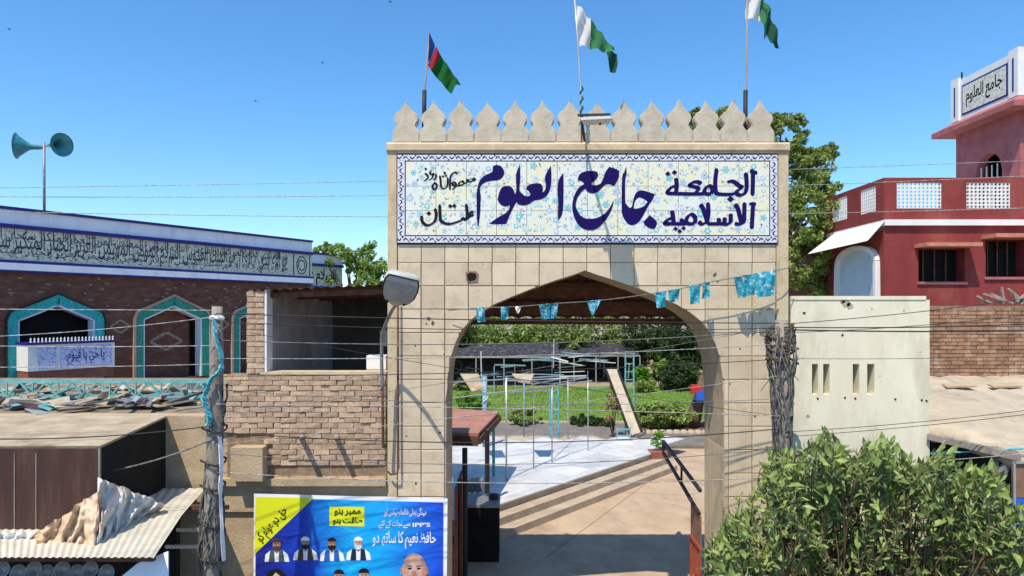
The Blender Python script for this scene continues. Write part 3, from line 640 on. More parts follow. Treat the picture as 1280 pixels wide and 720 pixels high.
pen([[(765,402),(790,398),(814,408)], [(794,405),(788,490),(783,592)], [(728,386),(726,470),(722,535),(690,552),(652,548)], [(652,402),(676,430),(692,490),(706,545)],
     [(622,472),(622,530),(598,552),(560,550),(440,550)], [(578,500),(576,546)], [(534,505),(532,546)], [(450,386),(454,470),(442,530),(405,552),(380,530)], [(390,402),(412,430),(432,490),(450,545)],
     [(350,548),(354,505),(325,478),(295,500),(285,535),(310,550),(350,548)], [(290,550),(200,550),(140,548)], [(252,508),(250,546)], [(176,448),(186,500),(190,545)], [(182,508),(150,515),(122,545),(160,552)],
     (24,[(205,588)]), (24,[(265,584)]), (24,[(236,606)])], *c4, W4, M['navy'], 'letter')
c1 = (495, 188, 5.02)
pen([(20,[(490,185)]), [(492,188),(470,199),(448,200)], [(462,190),(446,188),(446,204),(424,212)], [(428,214),(404,222),(372,228)], [(426,210),(420,196),(400,204),(392,220)], [(372,226),(356,216),(358,204),(372,206),(378,224),(354,250)],
     [(386,150),(372,140),(352,152),(342,180),(339,252)], [(277,160),(282,200),(284,238)], [(326,172),(324,222),(306,242),(286,240)], (13,[(308,146)]), (11,[(297,166)]), (11,[(316,163)]),
     [(240,204),(258,220),(250,246),(234,242),(232,222),(244,208)], [(251,150),(252,172),(236,190)], [(228,132),(214,142),(224,154),(236,148),(228,176),(206,190)], [(184,146),(202,164),(196,182),(178,196)], (12,[(189,120)])], *c1, 12, M['ink'], 'letter')
pen([[(486,396),(472,388),(460,404),(478,412),(484,402)], [(470,412),(448,432),(436,440)], [(441,338),(447,390),(446,436)], [(440,440),(420,428),(410,440),(370,456),(330,464),(290,450),(279,420),(276,340)],
     (18,[(342,352)]), (18,[(368,350)]), [(247,366),(254,410),(240,452),(200,472),(168,450),(163,412)], (20,[(208,398)])], *c1, 18, M['ink'], 'letter')

# ------------------------------------------------------------------ MOSQUE on the left, its front runs away from the camera
MA = Vector((-13.86, 18.7, 0)); MU = Vector((.5405, .8413, 0)); MN = Vector((.8413, -.5405, 0))
def Q(t, z, n=0, off=0): p = MA+MU*t+MN*(n+off); return (p.x, p.y, z)
def mbox(mb, t0, t1, n0, n1, z0, z1): return mb.hexa([Q(t0,z0,n0), Q(t1,z0,n0), Q(t1,z0,n1), Q(t0,z0,n1)], [Q(t0,z1,n0), Q(t1,z1,n0), Q(t1,z1,n1), Q(t0,z1,n1)])
mosque = thing('mosque', 'long brown mosque with teal arches under a calligraphy frieze, left of the gate', 'mosque', tuple(Q(3.5, 0)))
T0, T1 = -5.0, 10.6; ARCH = [(-3.5+3.5*i, -3.5+3.5*i+2.56) for i in range(4)]
def mz(t, a, b, ztop=4.92, zs=4.12, inset=0):
    c = (a+b)/2; h = (b-a)/2-inset; u = abs(t-c)/h
    if u >= 1: return None
    if u > .8: return zs-.0+(ztop-zs)*(.42*math.sqrt(max(0, 1-((u-.8)/.2)**2)))-inset*.6
    return ztop-(ztop-zs)*(.58*(u/.8)**.95)-inset*.9
mb = MB()
def mq(m_, *p): m_.add(p, [(0,1,2,3)])
ts = sorted(set([T0, T1]+[round(a+(b-a)*i/28, 4) for a, b in ARCH for i in range(29)]))
ZW = 5.5; ZS = 2.2
for a, b in zip(ts, ts[1:]):
    md = (a+b)/2; hit = [q for q in ARCH if q[0] < md < q[1]]
    if not hit: mq(mb, Q(a,0), Q(b,0), Q(b,ZW), Q(a,ZW)); continue
    q = hit[0]; za = mz(a, *q) or ZS; zb = mz(b, *q) or ZS
    if abs(a-q[0]) < 1e-3: za = mz(a+.01, *q)
    if abs(b-q[1]) < 1e-3: zb = mz(b-.01, *q)
    mq(mb, Q(a,za), Q(b,zb), Q(b,ZW), Q(a,ZW)); mq(mb, Q(a,za), Q(b,zb), Q(b,zb,-.5), Q(a,za,-.5)); mq(mb, Q(a,0), Q(b,0), Q(b,ZS), Q(a,ZS)); mq(mb, Q(a,ZS), Q(b,ZS), Q(b,ZS,-.5), Q(a,ZS,-.5))
for q in ARCH:
    for t in q: zz = mz(t+(.01 if t == q[0] else -.01), *q); mq(mb, Q(t,ZS), Q(t,zz), Q(t,zz,-.5), Q(t,ZS,-.5))
mq(mb, Q(T1,0), Q(T1,ZW), Q(T1,ZW,-6), Q(T1,0,-6)); mq(mb, Q(T0,0), Q(T0,ZW), Q(T0,ZW,-6), Q(T0,0,-6)); mq(mb, Q(T0,ZW), Q(T1,ZW), Q(T1,ZW,-6), Q(T0,ZW,-6))
mb.build('wall', M['brownwall'], mosque, fix=False)
for i, q in enumerate(ARCH):
    # teal surround ring with an inner edge, extruded proud of the wall
    n = 40; tt = [q[0]+.003+(q[1]-q[0]-.006)*k/n for k in range(n+1)]
    def ring(off_out, off_in, n0, n1, m, name):
        mb = MB(); out, inn = [], []
        c = (q[0]+q[1])/2
        pts = [(t, mz(t, *q)) for t in tt]; pts = [(q[0], ZS)]+pts+[(q[1], ZS)]
        for k, (t, z) in enumerate(pts):
            a = pts[max(k-1,0)]; b = pts[min(k+1,len(pts)-1)]; dx, dz = b[0]-a[0], b[1]-a[1]; L = math.hypot(dx, dz) or 1
            nx, nz = -dz/L, dx/L
            if k in (0, len(pts)-1): nx, nz = (-1, 0) if k == 0 else (1, 0)
            out.append((t+nx*off_out, z+nz*off_out)); inn.append((t+nx*off_in, z+nz*off_in))
        for k in range(len(pts)-1):
            a, b, c_, d = out[k], out[k+1], inn[k+1], inn[k]
            mb.hexa([Q(*a,n0), Q(*b,n0), Q(*c_,n0), Q(*d,n0)], [Q(*a,n1), Q(*b,n1), Q(*c_,n1), Q(*d,n1)])
        return mb.build(name, m, mosque, fix=True)
    ring(0, -.26, -.03, .05, M['teal'] if i < 2 else M['tealdark'], 'arch_border')
    ring(.07 if i > 1 else .03, .0, -.0, .09, M['pink'] if i > 1 else M['pblack'], 'arch_moulding')
    ring(-.26, -.31, -.3, .02, M['lilac'], 'arch_reveal')
    mb = MB(); mq(mb, Q(q[0],ZS,-.5), Q(q[1],ZS,-.5), Q(q[1],5,-.5), Q(q[0],5,-.5)); mb.build('window_recess', M['dark'] if i < 2 else M['dark'], mosque, fix=False)
    if i > 1:  # blind brown panel inside with a rounded head
        c = (q[0]+q[1])/2; hw = .82 if i == 2 else .7; pts = [(c-hw, ZS), (c+hw, ZS)]+[(c+hw*math.cos(a), 3.95+.55*math.sin(a)) for a in [math.pi*k/14 for k in range(15)]]
        mb = MB(); tr = tessellate_polygon([[Vector((a,b,0)) for a,b in pts]]); mb.add([Q(a,b,-.42) for a, b in pts], [tuple(x) for x in tr]); mb.build('blind_panel', M['brownwall'], mosque, fix=False)
    
def diamond(tc, zc, rt, rz, n=.0):
    mb = MB(); k = 0
    for j in range(6):
        for s1 in (-1, 1):
            for s2 in (-1, 1):
                u = (j+.5)/6; t = tc+s1*rt*u; z = zc+s2*rz*(1-u); mbox(mb, t-rt*.1, t+rt*.1, n, n+.02+.001*k, z-rz*.14, z+rz*.14); k = (k+1) % 3
    return mb.build('diamond_motif', mat('buff_tile_motif', (.36,.27,.21), (.26,.18,.13), 8, .9), mosque, kind='stuff')
diamond(4.78, 3.42, .55, .3, -.42); diamond(3.05, 3.95, .3, .2); diamond(6.55, 3.95, .3, .2); diamond(-.45, 3.95, .3, .2)
mb = MB()
for _ in range(70):
    t = R.uniform(-1.5, 10.4); z = R.uniform(4.55, 5.4)
    if any(q[0]-.1 < t < q[1]+.1 and z < (mz(min(max(t,q[0]+.02),q[1]-.02), *q) or 0)+.12 for q in ARCH): continue
    l = R.uniform(.06,.16); mbox(mb, t, t+l, 0, .015, z, z+.035)
mb.build('pale_brick', mat('buff_tile_motif', (.36,.27,.21)), mosque, kind='stuff')
def bands(t0, t1, n, par, z0=5.5):
    spec = [('blue_band', 'blueline', .14, z0, z0+.055), ('sloped_ledge', 'lilac', .13, z0+.055, z0+.25), ('blue_band', 'blueline', .11, z0+.25, z0+.33),
            ('frieze', 'frieze', .05, z0+.33, z0+1.2), ('ledge_moulding', 'blueline', .16, z0+1.2, z0+1.31), ('parapet', 'lilac', .06, z0+1.31, z0+1.71), ('blue_band', 'blueline', .12, z0+1.71, z0+1.79)]
    for nm, m, pr, a, b in spec:
        mb = MB(); mbox(mb, t0-.0, t1+.0, n-.6, n+pr, a, b-.001); mb.build(nm, M[m], par)
bands(T0, T1, 0, mosque)
mb = MB(); mbox(mb, T0, T1-.01, -6, -.6, ZW, 6.9); mb.build('roof', M['mudlight'], mosque)
VERSE = '\u0647\u0648 \u0627\u0644\u0644\u0647 \u0627\u0644\u0630\u064a \u0644\u0627 \u0627\u0644\u0647 \u0627\u0644\u0627 \u0647\u0648 \u0627\u0644\u0645\u0644\u0643 \u0627\u0644\u0642\u062f\u0648\u0633 \u0627\u0644\u0633\u0644\u0627\u0645 \u0627\u0644\u0645\u0624\u0645\u0646 \u0627\u0644\u0645\u0647\u064a\u0645\u0646 \u0627\u0644\u0639\u0632\u064a\u0632 \u0627\u0644\u062c\u0628\u0627\u0631 \u0627\u0644\u0645\u062a\u0643\u0628\u0631 \u0633\u0628\u062d\u0627\u0646 \u0627\u0644\u0644\u0647 \u0639\u0645\u0627 \u064a\u0634\u0631\u0643\u0648\u0646'
text_on(VERSE, lambda u, v, l: Q(-2.6+u, 5.85+v, .056+l*.002), 'frieze_writing', mat('slate_writing_glaze', (.05,.06,.085), (.03,.035,.05), 9, .6, 0), mosque, off=.004, width=12.0, height=.84)
text_on(VERSE[::1], lambda u, v, l: Q(-1.8+u, 6.27+v, .0595+l*.001), 'frieze_writing', MATS['slate_writing_glaze'], mosque, off=-.002, width=11.2, height=.42)['kind'] = 'stuff'
text_on(VERSE, lambda u, v, l: Q(-3.4+u, 5.9+v, .0625+l*.001), 'frieze_writing', MATS['slate_writing_glaze'], mosque, off=-.003, width=12.8, height=.3)['kind'] = 'stuff'
mb = MB(); k = 0                         # small vowel marks between the tall letters
for _ in range(330):
    t = R.uniform(-1.4, 9.4); z = R.choice([R.uniform(6.35,6.62), R.uniform(5.88,6.0), R.uniform(6.1,6.4)]); l = R.uniform(.02,.07); a = R.uniform(-.03,.05)
    mb.add([Q(t,z,.0605), Q(t+l,z+a,.0605), Q(t+l,z+a+.022,.0605), Q(t,z+.022,.0605)], [(0,1,2,3)])
mb.build('vowel_mark', M['ink'], mosque, fix=False, kind='stuff')
def qring(tc, zc, rt, rz, wd, m, name, n=.058, par=None, N=28):
    mb = MB()
    v = [Q(tc+rt*math.cos(2*math.pi*k/N), zc+rz*math.sin(2*math.pi*k/N), n) for k in range(N)]+[Q(tc+(rt-wd)*math.cos(2*math.pi*k/N), zc+(rz-wd)*math.sin(2*math.pi*k/N), n) for k in range(N)]
    mb.add(v, [(k, (k+1)%N, N+(k+1)%N, N+k) for k in range(N)]); mb.build(name, m, par or mosque, fix=False)
qring(10.08, 6.26, .26, .36, .04, M['ink'], 'medallion'); qring(10.08, 6.26, .18, .22, .04, M['ink'], 'medallion')
mb = MB(); mbox(mb, 9.66, 9.7, .05, .062, 5.86, 6.68); mbox(mb, 10.46, 10.5, .05, .062, 5.86, 6.68); mb.build('panel_rule', M['blueline'], mosque, kind='stuff')
# the farther low wing
wing = thing('mosque_wing', 'small set back wing with blue banded frieze at the far end of the mosque', 'building', tuple(Q(11.5, 0, -1.5)))
mb = MB(); mbox(mb, 8.6, 13.6, -5, -1.5, 0, 5.2); mb.build('wall', M['brownwall'], wing); bands(10.62, 13.65, -1.5, wing, 5.2)
mb = MB(); mbox(mb, 10.7, 13.6, -5, -2.1, 5.2, 6.5); mb.build('roof', M['mudlight'], wing)
text_on('\u0627\u0644\u0633\u0644\u0627\u0645 \u0639\u0644\u064a\u0643\u0645', lambda u, v, l: Q(10.9+u, 5.56+v, -1.444+l*.002), 'frieze_writing', M['ink'], wing, off=.02, width=2.4, height=.76)
# balcony box with blue writing in the first arch
bal = thing('prayer_balcony', 'white and blue tiled balcony box with fringe jutting from the first teal arch', 'balcony', tuple(Q(1.25, 2.6)))
BZ0, BZ1 = 2.78, 3.5
mb = MB(); mbox(mb, .22, 2.5, -.4, .75, BZ0, BZ1); mb.build('parapet', M['white'], bal)
mb = MB(); mbox(mb, .24, 2.48, -.4, .72, 2.5, BZ0); mb.build('underside', mat('brown_trim', (.25,.1,.07), (.18,.07,.05)), bal)
mb = MB(); mbox(mb, .2, 2.52, -.4, .78, BZ1, BZ1+.06); mb.build('blue_rim', M['blueline'], bal)
mb = MB(); mbox(mb, 1.0, 2.42, .745, .757, BZ0+.06, BZ1-.05); mb.build('tile_panel', M['balc'], bal)
mb = MB(); mbox(mb, .45, .92, .745, .756, BZ0+.06, BZ1-.05); mb.build('tile_panel', M['balc'], bal)
text_on('\u064a\u0627 \u062d\u064a \u064a\u0627 \u0642\u064a\u0648\u0645', lambda u, v, l: Q(1.2+u, BZ0+.14+v, .76+l*.002), 'writing', M['blueline'], bal, off=.012, width=1.0, height=.42)
for k in range(24):
    c = Q(.3+k*.094, BZ1+.06, .72)
    o = MB().lathe(c, [(.0,0),(.026,.01),(.018,.06),(.024,.09),(0,.14)], 6).build('fringe_knob', M['white'], bal)

# ------------------------------------------------------------------ teal lattice rail, rooftop and clutter in front of the mosque
truss = thing('lattice_truss', 'chalky teal steel lattice truss lying along the roof edge before the mosque', 'truss', (-6, 10.6, 3.03))
za, zb = Z(477,10.6), Z(496,10.6); xa, xb = X(-20,10.6), X(268,10.6)
for z in (za, zb):
    for y in (10.55, 10.75): MB().beam((xa,y,z), (xb,y,z), .035).build('chord', M['tealpaint'], truss)
n = 9
for i in range(n):
    a = xa+(xb-xa)*i/n; b = xa+(xb-xa)*(i+1)/n
    MB().beam((a,10.545,zb), ((a+b)/2,10.545,za), .022).build('lattice_bar', M['tealpaint'], truss); MB().beam(((a+b)/2,10.545,za), (b,10.545,zb), .022).build('lattice_bar', M['tealpaint'], truss)
    MB().beam((a,10.545,zb), (a,10.545,za), .02).build('lattice_bar', M['tealpaint'], truss); MB().beam((a,10.755,za), (b,10.755,zb), .02).build('lattice_bar', M['tealpaint'], truss)
for px in (20, 66, 125, 210):
    MB().beam((X(px,10.6),10.65,2.98), (X(px,10.6),10.65,zb), .05).build('truss_foot', M['tealpaint'], truss)
# row of shops left: facade, roof
shops = thing('shop_row', 'low sandy plastered shop row between the mosque and the gate', 'building', (-5, 9.3, 0))
xs0, xs1 = -14, X(282, 9)
MB().box(xs0, GX0-.01, 9.06, 9.3, 0, 3.02).build('facade', M['mud'], shops)
mb = MB().box(xs0, GX0-.01, 9.3, 14.5, 2.75, 3.0); mb.build('roof', mat('grimy_flat_roof', (.3,.25,.18), (.17,.14,.1), 3, .95, .4, 20), shops)
MB().box(X(270,9), GX0-.02, 8.93, 9.06, Z(606,9), Z(597,9)).build('ledge', M['mud'], shops)
MB().box(X(296,9), X(335,9), 8.8, 9.06, Z(597,9), Z(556,9)).build('plaster_block', M['mud'], shops)
mb = MB()                                # skim of plaster that laps over the lower courses
pts = [(x, y) for x, y in ((205,520),(282,521),(284,546),(300,551),(318,556),(334,560),(340,580),(370,588),(420,590),(455,584),(484,592),(484,640),(205,640))]
mb.prism([(X(a,9), Z(b,9)) for a, b in pts], 9.01, 9.058); mb.build('plaster_skim', M['mud'], shops)
def brickmesh(m, L_=.224, W_=.1, H_=.063, n=4):
    out = []
    for k in range(n):
        b = MB().box(0, L_, 0, W_, 0, H_); v = [(x+R.uniform(-.005,.005), y+R.uniform(-.005,.005), z+R.uniform(-.004,.004)) for x, y, z in b.v]
        out.append(flatmesh('brick', v, b.f, m))
    return out
bms = brickmesh(M['brick'], .202, .1, .06)
bw = thing('brick_wall', 'rough buff brick wall of open joints beside the left edge of the gate', 'wall', (X(380,9), 9.02, 3.02))
MB().box(X(284,9), GX0-.015, 9.0, 9.2, 2.2, Z(467,9)-.01).build('mortar', M['mortar'], bw)
MB().box(X(326,9), GX0-.02, 8.975, 9.22, Z(467,9)-.01, Z(464.5,9)).build('coping', M['cream'], bw)
bl, bh = .2125, .0702; ztop = Z(467,9)-.012
for r in range(21):
    z = ztop-bh*(r+1)
    x = X(282,9)-(0 if r % 2 else bl/2)+R.uniform(-.01,.01)
    while x < GX0-.06:
        xc = (x+bl/2); pxx = xc*F/9+640; pyy = HY-(z-H)*F/9
        ok = pxx > 280 and (pyy < 546 or pxx > 338 and pyy < 586 or pxx > 345 and pyy > 601)
        if pxx < 300 and r < 1: ok = ok and R.random() < .7
        if ok and pyy < 612:
            wsc = min(1, (GX0-.03-x)/.202)
            inst('brick', R.choice(bms), (x, 8.972+R.uniform(-.008,.012), z+.004), bw, rot=(R.uniform(-.03,.03), R.uniform(-.015,.015), R.uniform(-.03,.03)), scale=(wsc, 1, 1))
        x += bl+R.uniform(-.006,.006)
bp = thing('brick_pillar', 'narrow buff brick pillar rising from the brick wall under the dark roof', 'pillar', (X(320,9), 9.05, Z(467,9)))
MB().box(X(311,9), X(330.5,9), 9.0, 9.2, Z(467,9), Z(363,9)).build('mortar', M['mortar'], bp)
for r in range(15):
    z = Z(467,9)+.002+.0725*r
    if r % 2: inst('brick', R.choice(bms), (X(309,9)+R.uniform(0,.01), 8.975, z), bp, scale=(1.1,1,1.04))
    else:
        inst('brick', R.choice(bms), (X(309,9), 8.978, z), bp, scale=(.54,1,1.04)); inst('brick', R.choice(bms), (X(309,9)+.118, 8.974, z), bp, scale=(.54,1,1.04))
MB().box(X(331,9)+.004, X(334,9), 8.98, 9.2, Z(467,9), Z(362,9)).build('plaster_edge', M['white'], bp)
# open shed above the brick wall
shed = thing('roof_shed', 'dark open shed with sagging sheet roof above the brick wall', 'shed', (X(405,10), 10.5, 3.0))
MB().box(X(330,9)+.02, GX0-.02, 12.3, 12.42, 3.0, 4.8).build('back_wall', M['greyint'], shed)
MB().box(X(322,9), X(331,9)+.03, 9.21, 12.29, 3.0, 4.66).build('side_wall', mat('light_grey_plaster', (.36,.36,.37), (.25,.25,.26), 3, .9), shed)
mb = MB(); N = 48; vv, ff = [], []
for i in range(N+1):
    u = i/N; x = X(316,9)+(GX0+.0-X(316,9))*u
    for y in (8.95, 13.1): vv.append((x, y, Z(363-7*u,9)+(y-9)*-.02+.012*math.sin(i*1.7)))  # rear edge carried past the back wall to lengthen the roof's shadow
for i in range(N): ff.append((2*i, 2*i+2, 2*i+3, 2*i+1))
mb.add(vv, ff); o = mb.build('sheet_roof', M['rust'], shed, fix=False)
for y in (9.15, 10.3, 11.5): MB().beam((X(331,9), y, Z(369,9)), (GX0, y, Z(364,9)), .07).build('rafter', M['rust'], shed)
for k, (a, b, c_, d_) in enumerate(((440,452,418,442), (455,480,400,445))):
    MB().box(X(a,9), X(b,9), 10.9+k*.5, 10.93+k*.5, Z(d_,9), Z(c_,9)).build('notice_sheet', M['white'] if k == 0 else M['leafD'], shed)
tag(MB().box(X(453,9), X(478,9), 9.25, 9.6, Z(464,9), Z(446,9)).build('storage_box', M['white']), 'small white box standing on the brick wall coping beside the gate', 'box')
for k, px in enumerate((377, 421)):
    t = tag(MB().tube([P(px,546,9)+Vector((0,-.02,0)), P(px,546,8.72), P(px,549,8.7)], .035, 8).build('drain_pipe', M['pole'], smooth=True), ('short drain pipe jutting from the brick wall, nearer the left pole', 'short drain pipe jutting from the brick wall, nearer the gate')[k], 'pipe', 'drain pipes in the brick wall')
# rubble on the roof
cl = [M['greyint'], M['corr'], M['kiosktop'], M['pipe'], M['steel'], M['mudlight'], M['kiosk'], M['tealpaint']]
names = ['plank', 'metal_sheet', 'plank', 'metal_sheet']
for k in range(120):
    px = R.uniform(-5, 258); d = R.uniform(9.3, 12.0); x = X(px, d); a = R.uniform(-.6,.6); L_ = R.uniform(.14,.55)
    a = R.uniform(-1.5, 1.5); ca, sa = math.cos(a), math.sin(a)
    if k % 2: mb = MB().beam((x-L_/2*ca, d-L_/2*sa, 3.04+R.uniform(0,.1)), (x+L_/2*ca, d+L_/2*sa, 3.04+R.uniform(0,.2)), R.uniform(.04,.1), .03)
    else:
        hw, hl = R.uniform(.08,.22), L_/2; z4 = [3.03+abs(R.gauss(0,.07)) for _ in range(4)]
        mb = MB().slab([(x+ca*u_*hl-sa*v_*hw, d+sa*u_*hl+ca*v_*hw, z4[q_]) for q_, (u_, v_) in enumerate(((-1,-1),(1,-.9),(.9,1),(-.95,1)))], .012)
    ci = R.randrange(len(cl)); cn = ['charcoal', 'cream', 'tan', 'silvery', 'grey', 'sandy', 'dark brown', 'teal'][ci]
    zone = 'left of the first teal arch' if px < 10 else 'below the first teal arch' if px < 128 else 'between the two full teal arches' if px < 165 else 'below the second teal arch' if px < 235 else 'beside the left utility pole'
    dep = 'close to the roof edge' if d < 10.1 else 'under the lattice truss' if d < 11.1 else 'behind the lattice truss'
    sz = 'long' if L_ > .38 else 'short'
    tag(mb.build('plank' if k % 2 else 'metal_sheet', cl[ci]), '%s %s %s %s, %s' % (sz, cn, 'plank' if k % 2 else 'sheet', dep, zone), 'plank' if k % 2 else 'metal sheet', 'scrap planks on the roof' if k % 2 else 'scrap sheets on the roof')

# ------------------------------------------------------------------ kiosk hood, crumpled sheet, corrugated awning
ki = thing('kiosk_hood', 'large dark brown tin hood with a dusty flat top at the lower left', 'kiosk', (-5.8, 8, 1.9))
xr0, xr1 = X(125,7), X(207,9)
MB().hexa([(-9,7,3.0),(xr0,7,3.0),(xr1,9,3.0),(-9,9,3.0)], [(-9,7,3.03),(xr0+.01,6.985,3.03),(xr1+.01,9,3.03),(-9,9,3.03)]).build('top_sheet', M['kiosktop'], ki)
MB().hexa([(-9,7,2.08),(xr0,7,2.08),(xr0,7.03,2.08),(-9,7.03,2.08)], [(-9,7,3.0),(xr0,7,3.0),(xr0,7.03,3.0),(-9,7.03,3.0)]).build('front_sheet', M['kiosk'], ki)
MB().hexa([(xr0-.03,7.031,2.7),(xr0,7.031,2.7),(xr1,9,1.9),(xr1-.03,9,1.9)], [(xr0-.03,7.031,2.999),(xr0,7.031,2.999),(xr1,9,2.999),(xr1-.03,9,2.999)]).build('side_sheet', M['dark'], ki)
for px in (18, 45): MB().box(X(px,7), X(px,7)+.008, 6.992, 6.999, 2.1, 2.95).build('sheet_seam', M['pole'], ki)
MB().box(xr0-.008, xr0+.012, 6.98, 6.998, 2.3, 3.0).build('corner_strip', M['steel'], ki)
def crumple(pxs, dfun, nx, ny, m, name, amp, par=None, seed=3, **k):
    from mathutils import noise as NZ
    rr = random.Random(seed); mb = MB(); V = []; nx *= 4; ny *= 4
    for j in range(ny+1):
        for i in range(nx+1):
            u, v = i/nx, j/ny
            a = (1-u)*(1-v); b = u*(1-v); c = u*v; d = (1-u)*v
            x = a*pxs[0][0]+b*pxs[1][0]+c*pxs[2][0]+d*pxs[3][0]; y = a*pxs[0][1]+b*pxs[1][1]+c*pxs[2][1]+d*pxs[3][1]
            q = Vector((u*6+v*1.5+seed, v*1.3, seed*.7)); fold = 1-abs(NZ.noise(q))*4; fine = NZ.noise(Vector((u*21+seed, v*9, 3)))*.7
            dd = dfun(u, v)+amp*2.2*fold*.5+amp*1.3*fine
            V.append(P(x+3*NZ.noise(q*2)*min(1, 6*u*(1-u)+.4), y+7*NZ.noise(q*2+Vector((9,0,0)))*(v if v > .5 else .5), dd))
    mb.add(V, [(j*(nx+1)+i, j*(nx+1)+i+1, (j+1)*(nx+1)+i+1, (j+1)*(nx+1)+i) for j in range(ny) for i in range(nx)])
    o = mb.build(name, m, par, True, fix=False, **k); return o
o = crumple([(122,597),(207,630),(172,672),(120,694)], lambda u, v: 6.75+u*.9-v*.2, 14, 9, M['tin'], 'crumpled_sheet', .06); tag(o, 'crumpled white and rust stained tin sheet hanging under the brown hood corner', 'metal sheet')
o = crumple([(38,672),(124,612),(124,690),(45,692)], lambda u, v: 6.7-v*.15, 12, 6, mat('rusted_ochre_sheet', (.64,.52,.38), (.5,.3,.15), 3, .7, .2, c3=(.62,.6,.55), s3=2.4, a3=.9), 'torn_sheet', .05, seed=9); tag(o, 'torn ochre rusted tin flap left of the white crumpled sheet under the hood', 'metal sheet')
o = crumple([(-20,668),(42,664),(20,694),(-20,698)], lambda u, v: 6.7, 5, 3, M['white'], 'curled_sheet', .03, seed=5); tag(o, 'curled white sheet at the far left under the brown hood', 'metal sheet')
aw = thing('corrugated_awning', 'pale corrugated sheet awning with a curled front edge over the dark shop front', 'awning', P(120, 700, 6.5))
N = 130; mb = MB(); vv = []
for i in range(N+1):
    u = i/N; x0 = X(-30,6.2)+(X(192,6.2)-X(-30,6.2))*u; x1 = X(-30,8.9)+(X(256,8.9)-X(-30,8.9))*u
    for x, y, z in ((x0, 6.2, 2.17), ((x0+x1)/2, 7.5, 2.17), (x1, 8.9, 2.1)): vv.append((x, y, z+.006*math.sin(i*1.25)))
mb.add(vv, [(3*i+j, 3*i+3+j, 3*i+4+j, 3*i+1+j) for i in range(N) for j in (0,1)]); mb.build('sheet', M['corr'], aw, fix=False)
for y in (6.35, 8.0): MB().beam((X(-30,6.3),y,2.11), (X(190,6.3),y,2.11), .05).build('batten', M['rust'], aw)
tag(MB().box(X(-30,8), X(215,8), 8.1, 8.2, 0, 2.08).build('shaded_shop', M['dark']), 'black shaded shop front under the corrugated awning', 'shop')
for k, px in enumerate((5, 25, 45, 60, 80, 98, 115, 135)):
    c = P(px, 712+(k % 2)*4, 6.6); mb = MB().lathe(c, [(.0,-.03),(.04,-.03),(.075,.02),(.08,.035),(.07,.03),(.036,-.015),(0,-.015)], 14, axis=(0,-1,.35))
    tag(mb.build('steel_bowl', M['steel'], smooth=True), ['leftmost','second','third','fourth','fifth','sixth','seventh','eighth','ninth','tenth'][k]+' from the left of the dull steel bowls under the awning edge', 'bowl', 'bowls hung under the awning')
tag(MB().slab([P(150,722,6.4), P(210,722,6.4), P(210,689,6.5), P(172,704,6.45)], .02).build('leaning_board', M['lilac']), 'pale grey board leaning under the right end of the awning', 'board')
for k, py in enumerate((662, 683)): tag(MB().beam(P(222-k*14,py,8), P(262-k*10,py,7.8), .04).build('steel_strut', M['pipe']), ('short pale strut reaching to the wrapped pole, upper one', 'short pale strut reaching to the wrapped pole, lower one')[k], 'strut')

# ------------------------------------------------------------------ blue banner
ban = thing('party_banner', 'blue printed banner with a yellow corner, white writing and portraits', 'banner', P(437, 770, 8.8))
BD = 8.8
def bq(name, pts, m, lay, par=ban):
    mb = MB(); tr = tessellate_polygon([[Vector((a,b,0)) for a,b in pts]]); mb.add([P(a,b,BD)-Vector((0,.003*lay,0)) for a,b in pts], [tuple(t_) for t_ in tr]); return mb.build(name, m, par, fix=False)
N, V = 30, []
mb = MB()
for j in range(9):
    for i in range(N+1):
        u, v = i/N, j/8; V.append(P(316+242*u+(1-v)*1.5, (617+6*u)+(775-617)*v, BD+.012)+Vector((0,.004*math.sin(u*11+v*3),0)))
mb.add(V, [(j*(N+1)+i, j*(N+1)+i+1, (j+1)*(N+1)+i+1, (j+1)*(N+1)+i) for j in range(8) for i in range(N)]); mb.build('white_hem', M['pwhite'], ban, fix=False)
o = bq('blue_print', [(320,622),(554,628),(553,772),(319,772)], M['banner'], 1)
bq('yellow_corner', [(320,621),(392,622.5),(318,693)], M['yellow'], 2)
bq('yellow_box', [(412,633),(455.5,633.5),(455.5,658),(412,657)], M['yellow'], 2)
def btext(t, px0_, px1_, pyt, pyb, m, lay=3, off=.015, rtl=True, rot=0):
    wd = px1_-px0_; ht = pyb-pyt
    def pl(u, v, l):
        if rot:
            c, s_ = math.cos(rot), math.sin(rot); return P(px0_+u*c-v*s_, pyb-u*s_-v*c, BD)-Vector((0,.003*lay+.001*l,0))
        return P(px0_+u, pyb-v, BD)-Vector((0,.003*lay+.001*l,0))
    return text_on(t, pl, 'lettering', m, ban, off=off, rtl=rtl, width=wd, height=ht)
U = lambda s: s
btext('\u0645\u0645\u0628\u0631 \u0628\u0646\u0648', 418, 451, 636, 645, M['pblack'], off=.03)
btext('\u0637\u0627\u0642\u062a \u0628\u0646\u0648', 416, 453, 646, 656, M['pblack'], off=.03)
btext('\u062d\u0642 \u062f\u0648 \u0639\u0648\u0627\u0645 \u06a9\u0648', 331, 383, 664, 682, M['pblack'], off=.015, rot=.86)
btext('\u0645\u06c1\u0646\u06af\u06cc \u0628\u062c\u0644\u06cc \u0638\u0627\u0644\u0645\u0627\u0646\u06c1 \u0679\u06cc\u06a9\u0633 \u0627\u0648\u0631', 480, 533, 634, 646, M['pwhite'], off=.015)
btext("IPP'S", 516, 538, 653, 658.5, M['pwhite'], off=.02, rtl=False)
btext('\u0633\u06d2 \u0646\u062c\u0627\u062a \u06a9\u06d2 \u0644\u0626\u06d2', 473, 513, 650, 660, M['pwhite'], off=.015)
